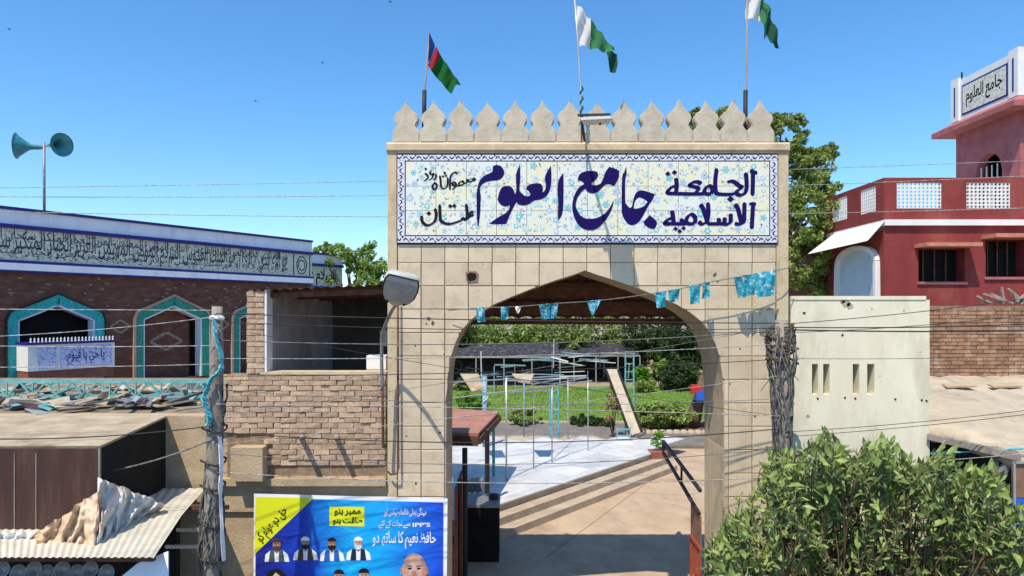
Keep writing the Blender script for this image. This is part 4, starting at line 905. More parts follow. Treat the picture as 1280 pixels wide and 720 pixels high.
btext('\u062d\u0627\u0641\u0638 \u0646\u0639\u06cc\u0645 \u06a9\u0627 \u0633\u0627\u062a\u06be \u062f\u0648', 466, 545, 664, 686, M['pwhite'], off=.015)
def ell(cx, cy, rx, ry, a0=0, a1=360, n=20): return [(cx+rx*math.cos(math.radians(a0+(a1-a0)*k/n)), cy+ry*math.sin(math.radians(a0+(a1-a0)*k/n))) for k in range(n+(0 if a1-a0 == 360 else 1))]
def portrait(cx, cy, s, coat, beard, cap, skin, shirt, label):
    p = bq('portrait', [(cx-15*s,cy+22*s),(cx-14*s,cy+13*s),(cx-8*s,cy+8*s),(cx+8*s,cy+8*s),(cx+14*s,cy+13*s),(cx+16*s,cy+22*s)], shirt, 2); p['label'] = label
    WB[p.name] = WB[ban.name]
    for sx in (-1, 1): bq('coat', [(cx+sx*3*s,cy+8*s),(cx+sx*8*s,cy+8*s),(cx+sx*10*s,cy+22*s),(cx+sx*2.5*s,cy+22*s)], coat, 3, p)
    bq('neck', ell(cx, cy+6*s, 3*s, 4*s), skin, 3.3, p); bq('face', ell(cx, cy, 5*s, 7*s), skin, 3.6, p)
    if beard: bq('beard', ell(cx, cy+3.4*s, 4.9*s, 5*s, -10, 190), beard, 3.9, p)
    if cap is not M['skin2']: bq('hair' if cap is not M['pwhite'] else 'cap', ell(cx, cy-2.6*s, 5.6*s, 5*s, 180, 360), cap, 4.1, p)
    else:
        for sx in (-1, 1): bq('ear', ell(cx+sx*5.1*s, cy+.3*s, .9*s, 1.7*s, n=10), M['skin'], 3.4, p)
    bq('nose', [(cx-.5*s,cy+.2*s),(cx+.4*s,cy+.2*s),(cx+.9*s,cy+2.1*s),(cx-.9*s,cy+2.1*s)], M['pochre'] if skin is M['skin'] else M['skin'], 4.25, p)
    bq('face_shade', ell(cx+2.6*s, cy+.6*s, 2.5*s, 5.6*s, -80, 80), M['pochre'] if skin is M['skin'] else M['skin'], 3.7, p)
    bq('moustache' if beard else 'lip_shade', [(cx-2.6*s,cy+3*s),(cx,cy+2.2*s),(cx+2.6*s,cy+3*s),(cx,cy+3.1*s)], beard or M['skin'], 4.05, p)
    for sx in (-1, 1): bq('brow', [(cx+sx*.8*s,cy-1.7*s),(cx+sx*3*s,cy-2.0*s),(cx+sx*3*s,cy-1.5*s),(cx+sx*.8*s,cy-1.2*s)], M['pgrey'], 4.22, p)
    bq('collar', [(cx-3*s,cy+8.2*s),(cx,cy+11*s),(cx+3*s,cy+8.2*s),(cx,cy+9.4*s)], M['pgrey'], 3.4, p)
    for sx in (-1, 1): bq('eye', ell(cx+sx*1.9*s, cy-.6*s, .9*s, .4*s, n=8), M['pblack'], 4.3, p)
    if not beard: bq('mouth', ell(cx, cy+3.6*s, 1.8*s, .5*s, n=8), M['pbrown'], 4.3, p)
portrait(346, 680, 1, M['pgrey'], M['pbrown'], M['pbrown'], M['skin'], M['pwhite'], 'printed portrait of a bearded man in dark cap and grey coat')
portrait(382, 678, 1, M['pbrown'], M['pblack'], M['pwhite'], M['skin2'], M['pwhite'], 'printed portrait of a man in white cap and brown waistcoat')
portrait(415, 679, 1, M['pblue'], M['pblack'], M['pblack'], M['skin'], M['pwhite'], 'printed portrait of a black bearded man in blue waistcoat')
portrait(448, 678, 1, M['pnavy'], M['pwhite'], M['pwhite'], M['skin2'], M['pwhite'], 'printed portrait of a man in white cap and navy waistcoat')
portrait(518, 712, 3.0, M['pnavy'], None, M['skin2'], M['skin2'], M['pwhite'], 'large printed portrait of an elderly bald man')
portrait(424, 720, 1.15, M['pnavy'], None, M['pblack'], M['skin2'], M['pwhite'], 'printed portrait of a dark haired man, left of the lower pair')
portrait(455, 719, 1.2, M['pnavy'], None, M['pblack'], M['skin2'], M['pwhite'], 'printed portrait of a dark haired man, right of the lower pair')
bq('print_emblem', [(328,730),(336,713),(348,710),(362,722),(368,740),(328,745)], M['pblack'], 3); bq('print_emblem', [(335,728),(345,715),(358,726),(356,745),(336,745)], mat('print_cream', (.7,.65,.4)), 4)

# ------------------------------------------------------------------ street lamp on the gate
la = thing('street_lamp', 'grey cobra head street lamp leaning out from the left edge of the gate', 'lamp', P(478, 480, 8.7))
arm = smooth_open([P(478,488,8.75), P(477,440,8.7), P(479,415,8.6), P(488,392,8.3), P(497,378,7.95)], 5)
MB().tube(arm, .022, 8).build('arm', M['steel'], la, True)
hd = [(-.02,0), (.1,.02), (.17,.10), (.2,.24), (.2,.38), (.14,.46), (0,.47)]
c0 = P(494, 379, 7.95); ax = (P(507,336,7.55)-c0).normalized(); side = Vector((1,.0,0)); side = (side-ax*side.dot(ax)).normalized(); up = side.cross(ax)
mb = MB(); k0 = 0; secs = [(0,.05,.04),(.05,.09,.06),(.12,.14,.08),(.22,.185,.095),(.34,.2,.09),(.43,.195,.075),(.48,.17,.05)]
for h_, wx, wz in secs:
    for j in range(16):
        a = 2*math.pi*j/16; ca = math.cos(a); sa = math.sin(a); ca = math.copysign(abs(ca)**.4, ca); sa = math.copysign(abs(sa)**.6, sa)
        mb.v.append(tuple(c0+ax*h_+side*(ca*wx)+up*(sa*wz)))
for i in range(len(secs)-1):
    for j in range(16): mb.f.append((i*16+j, i*16+(j+1)%16, (i+1)*16+(j+1)%16, (i+1)*16+j))
mb.f.append(tuple(range(15,-1,-1))); mb.f.append(tuple((len(secs)-1)*16+j for j in range(16)))
mb.build('lamp_housing', M['lamp'], la, True)
sgn = 1 if up.y < 0 else -1
mb = MB(); loc = [(c0+ax*h_+side*(sx*wx*.93)+up*(sgn*(wz*.95+.012))) for h_, wx, wz in secs[2:] for sx in (-1, 1)]
mb.add(loc, [(2*i, 2*i+1, 2*i+3, 2*i+2) for i in range(len(secs)-3)]); mb.build('lamp_glass', M['lens'], la, fix=False)
mb = MB(); ed = [c0+ax*h_+side*(-wx*.97)+up*sgn*(wz*.9) for h_, wx, wz in secs[1:]]+[c0+ax*h_+side*(wx*.97)+up*sgn*(wz*.9) for h_, wx, wz in secs[1:][::-1]]
mb.tube(ed, .011, 6).build('lamp_gasket', M['cable'], la)
MB().tube([P(478,488,8.75), P(479,560,8.8)], .02, 6).build('lamp_bracket', M['rust'], la)

# ------------------------------------------------------------------ utility poles wrapped in cables
def wrap(mb, axis, r0, n, turns, spread, rr=.009, rnd=R):
    for k in range(n):
        u0 = rnd.uniform(0, .7); u1 = min(1, u0+rnd.uniform(.2, .7)); ph = rnd.uniform(0, 6.28); tn = rnd.uniform(-turns, turns); pts = []
        for i in range(15):
            u = u0+(u1-u0)*i/14; c = axis(u); a = ph+tn*u*6.28; r = r0(u)+rnd.uniform(0, spread)
            pts.append(c+Vector((math.cos(a)*r, math.sin(a)*r, 0)))
        mb.tube(pts, rr*rnd.uniform(.6,1.5), 5, cap=False)
d1 = 7.6
pl = thing('utility_pole', 'grey utility pole bound with cables and teal cloth beside the corrugated awning', 'pole', (X(266,d1), d1, 0), 'utility poles')
ptop = P(271.5,383,d1)
MB().tube([(X(262,d1),d1,0), P(264,720,d1), P(269,540,d1), P(271,440,d1), ptop], [.12,.105,.085,.07,.055], 14).build('shaft', M['pole'], pl, True)
axf = lambda u: P(262+u*8, 735-u*255, d1)
mb = MB(); wrap(mb, axf, lambda u: .085+.03*math.sin(u*7), 46, 1.6, .035); mb.build('cable_bundle', M['cablegrey'], pl, True, kind='stuff')
mb = MB()
for u in (.15,.32,.5,.62,.78):
    c = axf(u); ring_ = [c+Vector((math.cos(a)*.13, math.sin(a)*.13, .03*math.sin(a*2))) for a in [2*math.pi*k/12 for k in range(13)]]; mb.tube(ring_, .012, 5)
mb.build('binding_wire', M['cable'], pl, kind='stuff')
crm = []
def ribbon(pts, wd, m, name, par, seed=1, **k):
    rr = random.Random(seed); mb = MB(); V = []
    ps = smooth_open([P(*p) for p in pts], 6)
    for i, p in enumerate(ps):
        w_ = wd*rr.uniform(.6,1.3); a = rr.uniform(-.5,.5); V += [p+Vector((-w_*math.cos(a), w_*math.sin(a)-.01, .3*w_)), p+Vector((0,-.03-rr.uniform(0,.02),0)), p+Vector((w_*math.cos(a), -w_*math.sin(a), -.3*w_))]
    n = len(ps); mb.add(V, [(3*i+j, 3*i+3+j, 3*i+4+j, 3*i+1+j) for i in range(n-1) for j in (0,1)]); return mb.build(name, m, par, fix=False, **k)
ribbon([(268,398,7.5),(270,420,7.48),(277,445,7.5),(276,462,7.48),(264,474,7.47),(258,490,7.47),(256,478,7.47)], .026, M['clothteal'], 'cloth_wrap', pl, 2)
ribbon([(259,485,7.47),(255,500,7.46),(262,520,7.48),(260,532,7.46)], .028, M['clothteal'], 'cloth_wrap', pl, 4)
MB().lathe(P(271,400,d1), [(.07,0),(.085,.02),(.07,.05)], 14).build('collar', M['pwhite'], pl)
ribbon([(275,545,7.45),(277,580,7.45),(276,620,7.45),(280,700,7.45)], .02, M['pwhite'], 'white_cable', pl, 6)
d2 = 8.3
pr = thing('utility_pole', 'brown utility pole thickly bundled with dusty cables at the right edge of the gate', 'pole', (X(978,d2), d2, 0), 'utility poles')
MB().tube([(X(982,d2),d2,0), P(981,720,d2), P(979,540,d2), P(977,400,d2)], [.13,.12,.1,.075], 14).build('shaft', M['pole'], pr, True)
axr = lambda u: P(982-u*6, 735-u*325, d2)
mb = MB(); wrap(mb, axr, lambda u: .1+.02*math.sin(u*9)+(.03 if u > .85 else 0), 70, 1.4, .035, .008); mb.build('cable_bundle', M['cablegrey'], pr, True, kind='stuff')
mb = MB(); rr_ = random.Random(4)
for k in range(16):
    c = axr(rr_.uniform(.88,1.0)); a = rr_.uniform(0,6.28); pts = [c+Vector((math.cos(a+q)*(.12+.02*q), math.sin(a+q)*.12-.02, .08*math.sin(q*1.3))) for q in [x*.45 for x in range(10)]]; mb.tube(pts, .014, 5)
mb.build('cable_coil', mat('brown_cable', (.13,.1,.07), (.07,.05,.04), 15, .8), pr, True, kind='stuff')
mb = MB()
for k in range(14):
    c = axr(rr_.uniform(.2,.9)); e = c+Vector((rr_.uniform(-.35,.3), rr_.uniform(-.1,.1), rr_.uniform(-.35,.2))); mb.tube([c, c.lerp(e,.5)+Vector((0,0,.05)), e], .004, 4)
mb.build('loose_wire', M['cable'], pr, kind='stuff')

# ------------------------------------------------------------------ overhead cables
def wire(a, b, sag, r, m, label, group):
    a, b = P(*a), P(*b); pts = []
    for i in range(25): u = i/24; p = a.lerp(b, u); p.z -= sag*4*u*(1-u); pts.append(p)
    return tag(MB().tube(pts, r*.8, 5, cap=False).build('overhead_cable', m, smooth=True), label, 'cable', group)
PL = lambda py: (270, py, 7.52); PRr = lambda py: (974, py, 8.2)
g1 = 'cables strung between the two poles'
for k, (a, b, s, r, mm_) in enumerate([(392,404,.02,.008,'cable'),(402,410,.06,.006,'cable'),(425,413,.10,.007,'cablegrey'),(448,430,.06,.0055,'cablepale'),(470,449,.05,.006,'cable'),(486,498,.12,.005,'cablegrey'),(505,520,-.02,.006,'cablepale'),(540,536,.14,.008,'cable'),(566,560,.16,.006,'cablegrey'),(590,596,.1,.0065,'cablepale'),(408,520,.05,.004,'cable'),(520,408,.04,.004,'cablegrey'),(556,470,.02,.004,'cablepale')]):
    wire(PL(a), PRr(b), s, r, M[mm_], ['highest','second highest','third highest','fourth highest','fifth highest','sixth highest','fourth lowest','third lowest','second lowest','lowest','steeply falling','thin rising','pale rising'][k]+' cable strung between the two wrapped poles across the gate', g1)
g2 = 'cables running right from the right pole'
for k, (a, b, s, r, mm_) in enumerate([(405,352,.05,.006,'cable'),(409,398,.04,.009,'cable'),(412,410,.03,.011,'cable'),(416,376,.06,.005,'cable'),(448,440,.03,.005,'cablegrey'),(540,494,.05,.005,'cable'),(546,500,.04,.005,'cable'),(585,552,.05,.006,'cablepale')]):
    wire((980,a,8.2), (1420,b,7.6), s, r, M[mm_], ['steepest dark cable rising right from the coil across the red house','upper thick dark cable crossing the cream wall top','lower thick dark cable crossing the cream wall','thin dark cable rising above the brick wall at right','thin grey cable crossing the cream wall above its slots','upper of two close thin cables low on the cream wall','lower of two close thin cables low on the cream wall','pale cable passing just above the bush'][k], g2)
g3 = 'cables running left from the left pole'
for k, (a, b, s, r, mm_) in enumerate([(388,386,.0,.006,'cablepale'),(396,424,.05,.006,'cablepale'),(432,430,.02,.006,'cablepale'),(455,458,.02,.005,'cablepale'),(532,545,.08,.009,'cable'),(548,575,.3,.012,'cablegrey')]):
    wire((268,a,7.52), (-120,b,7.0), s, r, M[mm_], ['pale cable crossing the tops of the teal arches','pale cable crossing the teal arches at head height','pale cable crossing the balcony rim','pale cable crossing the balcony tiles','dark cable passing over the brown hood top','thick grey cable sagging over the brown hood'][k], g3)
g4 = 'high cables crossing the sky'
for k, (a, b, s, r) in enumerate([((-100,245,14.0),(1400,214,14.4),.2,.009), ((-100,262,14.1),(1400,256,14.5),.2,.009), ((-100,236,13.9),(1400,196,14.3),.1,.008)]):
    wire(a, b, s, r, M['cablepale'], ['middle thin pale cable high across the sky behind the gate','lowest thin pale cable high across the sky behind the gate','topmost thin pale cable high across the sky behind the gate'][k], g4)

# ------------------------------------------------------------------ bunting
bu = thing('bunting', 'string of small teal printed pennants strung across the arch', 'bunting', P(780, 390, 8.75))
sp = [(560,388,8.9),(600,385,8.8),(650,383,8.75),(700,379,8.75),(745,376,8.75),(795,370,8.75),(845,362,8.75),(885,353,8.75),(925,346,8.75),(975,337,8.8),(990,334,8.9)]
MB().tube(smooth_open([P(*p) for p in sp], 4), .006, 5).build('string', M['cablegrey'], bu)
mpen = mat('printed_teal_pennant', (.02,.36,.48), (.01,.24,.36), 12, .6, .1, piece=.2, c3=(.7,.8,.82), s3=14, a3=.9, trans=.3)
for k, (px, wd, ht, kk) in enumerate([(600,11,18,0),(631,10,16,0),(648,9,9,1),(680,13,19,0),(692,12,19,0),(742,18,18,1),(826,13,20,0),(843,14,16,0),(869,14,24,0),(883,10,20,0),(922,12,26,2),(936,14,26,0),(949,14,30,0),(962,17,32,0)]):
    yy = float(np.interp(px, [p[0] for p in sp], [p[1] for p in sp])); n = 5; V = []; sl = {0:.0, 1:.5, 2:0}[kk]; drift = (6 if kk == 2 else R.uniform(-2,3))
    for j in range(n+1):
        v = j/n; hw = wd/2*(1-v*sl*1.6) if kk == 1 else wd/2*(1-.15*v)
        for i in range(4):
            u = i/3; q = P(px-hw+2*hw*u+drift*v, yy+ht*v-(wd*.1*u), 8.745); q.y += .02*math.sin(u*5+v*4+k); V.append(q)
    mb = MB().add(V, [(4*j+i, 4*j+i+1, 4*j+5+i, 4*j+4+i) for j in range(n) for i in range(3)]); mb.build('pennant', mpen if kk != 1 or k == 5 else M['pwhite'], bu, fix=False)

# ------------------------------------------------------------------ flags
def flag(label, stripes, pole, d, sleeve=None, twine=None, grp='flags on the gate'):
    f = thing('flag', label, 'flag', P(pole[0][0], pole[0][1], d), grp)
    MB().tube([P(a, b, d) for a, b in pole], .012, 8).build('flagpole', M['pole'] if sleeve else M['pipe'], f, True)
    if sleeve: MB().tube([P(a, b, d) for a, b in sleeve], .03, 9).build('pole_sleeve', M['cable'], f, True)
    if twine:
        pts = [P(727+1.8*math.cos(q*1.1), 147-q*2.1, d)+Vector((0,.02*math.sin(q*1.1),0)) for q in range(20)]
        MB().tube(pts, .012, 5).build('twine', mat('dark_green_twine', (.02,.07,.05)), f)
    for nm, m, L_, R_ in stripes:   # L_, R_: edge polylines in the picture, wave in depth
        n = 8; k = 6; V = []
        Lp = smooth_open([Vector((*p, 0)) for p in L_], 4); Rp = smooth_open([Vector((*p, 0)) for p in R_], 4)
        def at(pl_, u): x = u*(len(pl_)-1); i = min(int(x), len(pl_)-2); return pl_[i].lerp(pl_[i+1], x-i)
        for j in range(n+1):
            for i in range(k+1):
                p = at(Lp, j/n).lerp(at(Rp, j/n), i/k); q = P(p.x, p.y, d); q.y += .05*math.sin(p.x*.35+p.y*.12); V.append(q)
        MB().add(V, [(j*(k+1)+i, j*(k+1)+i+1, (j+1)*(k+1)+i+1, (j+1)*(k+1)+i) for j in range(n) for i in range(k)]).build(nm, M[m], f, True, fix=False)
    return f
fd = 9.3
flag('green flag with red and blue hoist drooping above the left end of the gate', [
  ('blue_stripe', 'fblue', [(537,42),(536,60),(534,74)], [(543,54),(543,62),(538,77)]),
  ('blue_stripe', 'fwhite', [(540,50),(539,60),(538,68)], [(542,54),(542,60),(539,70)]),
  ('red_stripe', 'fred', [(545,57),(540,68),(534,80)], [(550,68),(547,78),(539,89)]),
  ('green_field', 'fgreen', [(550,68),(547,78),(539,89)], [(576,106),(570,108),(565,119)])], [(529,178),(531,112),(537,40)], fd, sleeve=[(530,160),(530.5,113)])
flag('green and white flag flying from the middle pole over the gate', [
  ('white_stripe', 'fwhite', [(719,2),(721,30),(723,57)], [(738,24),(738,44),(738,60)]),
  ('green_field', 'fgreen2', [(738,24),(738,44),(738,60)], [(766,60),(768,63),(762,66)]),
  ('green_field', 'fdark', [(758,65),(760,78),(763,88)], [(772,66),(772,80),(769,92)])], [(727,178),(726,110),(722,50),(718,-6)], 8.8, twine=True)
flag('green and white flag hanging limp from the right pole over the gate', [
  ('white_stripe', 'fwhite', [(933,-16),(933,5),(933,24)], [(951,-14),(951,5),(951,25)]),
  ('green_field', 'fgreen2', [(951,-12),(951,12),(951,26)], [(963,14),(965,30),(957,48)]),
  ('green_field', 'fdark', [(952,2),(958,30),(962,55)], [(966,24),(972,44),(975,60)])], [(932,178),(933,112),(934,-25)], fd, sleeve=[(931.5,175),(932,113)])
# floodlight and bracket over the sign
fl = thing('floodlight', 'flat white floodlight on a thin iron arm above the sign, by the middle flag', 'floodlight', P(728, 176, 8.95))
MB().beam(P(731,176,8.9), P(727,150,8.55), .03).build('arm', M['rust'], fl); MB().beam(P(727,150,8.55), P(738,152,8.15), .03).build('arm', M['rust'], fl)
MB().slab([P(730,157,8.25), P(762,155,8.25), P(764,148,7.85), P(726,150,7.85)], .03).build('lamp_body', M['white'], fl)
MB().beam(P(722,144,8.2), P(763,143,8.2), .025).build('crossbar', M['cable'], fl); MB().beam(P(752,144,8.2), P(750,156,8.15), .02).build('bracket', M['cable'], fl)
MB().beam(P(733,156,8.3), P(726,144,8.2), .02).build('bracket', M['cable'], fl)

# ------------------------------------------------------------------ loudspeakers and birds
sd = 19.5
ls = thing('loudspeaker_mast', 'thin mast with two teal horn loudspeakers on the mosque roof', 'loudspeaker', P(55, 262, sd))
MB().tube([P(55.5,272,sd), P(55,178,sd)], .035, 8).build('mast', M['steel'], ls, True)
MB().beam(P(44,183,sd), P(72,182,sd), .05).build('cross_arm', M['steel'], ls)
def horn(c, axis, s, nm='horn'):
    o = MB().lathe(c, [(a_*s, b_*s*1.15) for a_, b_ in [(.04,-.1),(.07,0),(.08,.12),(.12,.26),(.22,.4),(.36,.46),(.37,.47),(.3,.42),(.14,.24),(.05,.12)]], 20, axis=axis).build(nm, M['horn'], ls, True)
    return o
horn(P(48,184,sd), (-1,-.35,.0), 1); horn(P(64,181,sd), (.93,-.42,-.1), .9)
for k, (px, py) in enumerate([(403,78),(319,126),(11,36),(488,2)]):
    d = 30; c = P(px,py,d); mb = MB()
    mb.add([c+Vector(q) for q in ((-.16,0,.05),(-.05,.02,.02),(0,-.06,0),(.05,.02,.02),(.17,0,-.02),(0,.1,-.02),(0,0,-.03))], [(0,1,2),(2,3,4),(1,5,3,2),(1,2,6),(2,3,6),(5,3,6),(5,1,6)])
    tag(mb.build('bird', M['dark']), 'small dark bird in flight '+['right of the loudspeaker mast, higher one','between the mosque and the left flag, lower one','at the far left edge of the sky','at the top edge above the left flag'][k], 'bird', 'birds in flight')

# ------------------------------------------------------------------ right: cream wall, brick wall, mud roof, lean-to
def wall_holes(mb, x0, x1, z0, z1, holes, y0, dep):
    xs = sorted(set([x0, x1]+[h[0] for h in holes]+[h[1] for h in holes])); zs = sorted(set([z0, z1]+[h[2] for h in holes]+[h[3] for h in holes]))
    for a, b in zip(xs, xs[1:]):
        for c, d in zip(zs, zs[1:]):
            if any(h[0] <= (a+b)/2 <= h[1] and h[2] <= (c+d)/2 <= h[3] for h in holes): continue
            mb.add([(a,y0,c),(b,y0,c),(b,y0,d),(a,y0,d)], [(0,1,2,3)])
    for h in holes:
        a, b, c, d = h; y1 = y0+dep
        for q in ([(a,y0,c),(b,y0,c),(b,y1,c),(a,y1,c)], [(a,y0,d),(b,y0,d),(b,y1,d),(a,y1,d)], [(a,y0,c),(a,y0,d),(a,y1,d),(a,y1,c)], [(b,y0,c),(b,y0,d),(b,y1,d),(b,y1,c)]): mb.add(q, [(0,1,2,3)])
d3 = 9.12
cw = thing('cream_building', 'plain pale cream walled room with four narrow slots right of the gate', 'building', (X(1075,d3), d3+1, 0))
cx0, cx1, czt = X(988.5,d3), X(1162,d3), Z(370,d3)
hs = [(X(a,d3), X(b,d3), Z(493,d3), Z(455,d3)) for a, b in ((1015,1022.5),(1029,1037),(1066,1074),(1084,1093))]
mb = MB(); wall_holes(mb, cx0, cx1, 0, czt-.05, hs, d3, .25)
mb.add([(cx0,d3,0),(cx0,d3+3,0),(cx0,d3+3,czt-.05),(cx0,d3,czt-.05)], [(0,1,2,3)]); mb.add([(cx1,d3,0),(cx1,d3+3,0),(cx1,d3+3,czt-.05),(cx1,d3,czt-.05)], [(0,1,2,3)])
mb.add([(cx0,d3,czt-.05),(cx1,d3,czt-.05),(cx1,d3+3,czt-.05),(cx0,d3+3,czt-.05)], [(0,1,2,3)]); mb.build('wall', M['creamwall'], cw, fix=False)
for h in hs: MB().box(h[0], h[1], d3+.25, d3+.26, h[2], h[3]).build('slot_back', M['dark'], cw)
MB().box(cx0-.0, X(1157,d3), d3-.012, d3+.2, czt-.05, czt).build('parapet_cap', M['creamwall'], cw)
for px, py in ((1022,498),(1056,497),(1069,498),(1119,499),(1152,500),(1158,501),(1005,391),(1053,419)):
    MB().lathe(P(px,py,d3)+Vector((0,.002,0)), [(0,.012),(.013,.01),(.013,0)], 8, axis=(0,-1,0)).build('bolt_hole', M['dark'], cw)
chips([(1058,379,7),(1062,383,5),(1053,377,4),(1005,391,3),(1053,419,3),(1130,388,2),(1100,470,1.5),(1010,520,3),(1150,440,1.6),(1090,386,1.5)], d3, d3-.0025, cw, 'damp_patch', mat('grey_damp_patch', (.42,.39,.3), (.3,.27,.2), 12, .9))
d4 = 12.8
rb = thing('far_brick_wall', 'weathered red brown brick wall on the roof right of the cream building', 'wall', (X(1230,d4), d4, Z(468,d4)))
bx0, bx1 = X(1158,d4), X(1400,d4); bz0, bz1 = Z(470,d4), Z(381,d4)
MB().box(bx0, bx1, d4, d4+.2, bz0-1.2, bz1-.02).build('mortar', M['mortar'], rb)
mb = MB(); z = bz0; r = 0
while z < bz1-.05:
    x = bx0+(0 if r % 2 else -.11)
    while x < bx1:
        a = max(x, bx0); b = min(x+.222, bx1)
        if b-a > .03: mb.box(a, b, d4-.022+R.uniform(-.009,.009), d4+.01, z, z+.06+R.uniform(-.004,.003))
        x += .234
    z += .072; r += 1
mb.build('brick_course', M['redbrick'], rb, kind='stuff')
mb = MB(); R2 = random.Random(12)
lr = thing('mud_roof', 'sloping sandy mud roof below the red brick wall at right', 'roof', (X(1250,10), 10.5, 2.7))
e0, e1 = P(1155,536,9.4), P(1420,606,7.3); zr = 2.78
V = []; nx, ny = 22, 8
for j in range(ny+1):
    for i in range(nx+1):
        u, v = i/nx, j/ny; f_ = e0.lerp(e1, u); b_ = Vector((bx0+(bx1-bx0)*u-.1, d4-.02, 3.22))
        p = f_.lerp(b_, v); p.z += R2.uniform(-.03,.03)+(.03*math.sin(u*7+v*3)); 
        if j == 0: p.y += R2.uniform(-.05,.05); p.z += R2.uniform(-.03,.03)
        V.append(p)
N_ = len(V); V += [Vector((p.x,p.y,p.z-.14)) for p in V]
g_ = lambda i, j: j*(nx+1)+i
fs = [(g_(i,j), g_(i+1,j), g_(i+1,j+1), g_(i,j+1)) for j in range(ny) for i in range(nx)]; fs += [tuple(q+N_ for q in f_[::-1]) for f_ in fs]
fs += [(g_(i,0), g_(i,0)+N_, g_(i+1,0)+N_, g_(i+1,0)) for i in range(nx)]
MB().add(V, fs).build('roof_slab', M['mudlight'], lr, True)
for k in range(9):
    c = P(R2.uniform(1175,1275), R2.uniform(490,505), 11.8); c.z = 3.12; tag(MB().slab([c+Vector((-.12,-.08,0)), c+Vector((.14,-.1,.02)), c+Vector((.12,.1,.05)), c+Vector((-.1,.1,.03))], .03).build('rubble_piece', M['mud']), 'flat piece of sandy rubble lying on the mud roof', 'rubble', 'rubble on the mud roof')
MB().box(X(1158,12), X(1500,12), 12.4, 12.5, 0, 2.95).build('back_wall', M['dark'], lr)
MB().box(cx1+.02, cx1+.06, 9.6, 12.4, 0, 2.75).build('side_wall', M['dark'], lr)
MB().beam(P(1243,562,8.6), P(1243,642,8.6), .07).build('post', M['pole'], lr); MB().beam(P(1268,563,8.5), P(1215,660,8.5), .07).build('brace', M['steel'], lr)
MB().beam(P(1215,641,8.55), P(1250,642,8.55), .03).build('rail', M['pipe'], lr)
MB().tube([P(1163,567,9.0), P(1205,565,8.8), P(1290,560,8.4)], .012, 6).build('teal_cord', M['clothteal'], lr)
MB().tube([P(1163,575,8.9), P(1180,552,8.9), P(1192,545,8.9)], .006, 6).build('thin_cord', M['pipe'], lr)
MB().beam(P(1160,545,9.1), P(1430,608,7.5), .08).build('edge_beam', M['pole'], lr)
bd = thing('small_signboard', 'upright brown and blue board with a pale frame cut by the right edge', 'signboard', P(1285, 725, 7.6))
MB().box(X(1269,7.6), X(1320,7.6), 7.6, 7.66, Z(622,7.6), Z(580,7.6)).build('brown_panel', M['gatebrown'], bd)
MB().box(X(1269,7.6), X(1320,7.6), 7.6, 7.66, Z(656,7.6), Z(623,7.6)).build('blue_panel', M['bluepaint'], bd)
MB().beam(P(1268,577,7.58), P(1268,735,7.58), .02).build('frame', M['pipe'], bd); MB().beam(P(1268,578,7.58), P(1322,578,7.58), .02).build('frame', M['pipe'], bd)
MB().box(X(1290,7.6), X(1294,7.6), 7.62, 7.65, 0, Z(656,7.6)).build('leg', M['pipe'], bd)

# ------------------------------------------------------------------ red house with tower
d5 = 20.0; rx0 = X(1105,d5); rxr = 24.0; k5 = d5/F
rh = thing('red_house', 'maroon two storey house with white grilles and hooded windows at right', 'house', (18, 23, 0))
zf = Z(275,d5); zp = Z(222,d5); yb = 28.0
sideX = lambda y: rx0
win = [(X(1148,d5), X(1206,d5), Z(352,d5), Z(311,d5)), (X(1232,d5), X(1282,d5), Z(346,d5), Z(300,d5))]
mb = MB(); wall_holes(mb, rx0+.0, rxr, 0, zf-.17, win, d5, .4); mb.build('wall', M['red'], rh, fix=False)
ys1 = 22.95
for w_ in win:
    o = MB().box(w_[0], w_[1], d5+.4, d5+.42, w_[2], w_[3]).build('window', M['dark'], rh); WB[o.name] = WB[rh.name]
    for i in range(1, 4): x = w_[0]+(w_[1]-w_[0])*i/4; MB().box(x-.02, x+.02, d5+.34, d5+.37, w_[2], w_[3]).build('window_bar', M['rust'], o)
    MB().box(w_[0]-.12, w_[1]+.12, d5-.6, d5+.0, w_[3]+.02, w_[3]+.13).build('window_hood', M['orange'], rh)
    MB().box(w_[0]-.05, w_[1]+.05, d5-.06, d5-.001, w_[2]-.08, w_[2]-.005).build('sill', M['terracotta'], rh)
MB().box(rx0-.03, rxr, d5-.12, yb, zf-.17, zf).build('floor_edge', M['white'], rh)
# side porch with a curved white opening, facing the lane
mb = MB(); yA, yB = d5, 22.95
mb.box(rx0, rx0+.3, d5+.01, yb, 0, zf-.3); mb.build('side_wall', M['red'], rh)
o = MB()
pts = []
for k in range(25):
    a = math.pi*k/24; pts.append((21.45+1.25*math.cos(a)*(1 if True else 0), 5.5+.95*math.sin(a)**.6))
wa = MB()
prv = [(22.75,4.0)]+[(21.5+1.22*math.cos(a)*1.0, 5.65+.75*math.sin(a)**.55) for a in [math.pi*k/20 for k in range(21)]][::1]+[(20.25,4.0)]
wv = [(rx0-.02, y, z) for y, z in prv]; n_ = len(wv)
wa.add(wv, [tuple(range(n_))]); wa.build('porch_panel', mat('pale_blue_limewash', (.5,.58,.64), (.42,.5,.56), 2, .8), rh, fix=False)
mb = MB()
for (y, z), (y2, z2) in zip(prv, prv[1:]): mb.beam((rx0-.05,y,z), (rx0-.05,y2,z2), .2, .14)
mb.build('porch_arch', M['white'], rh)
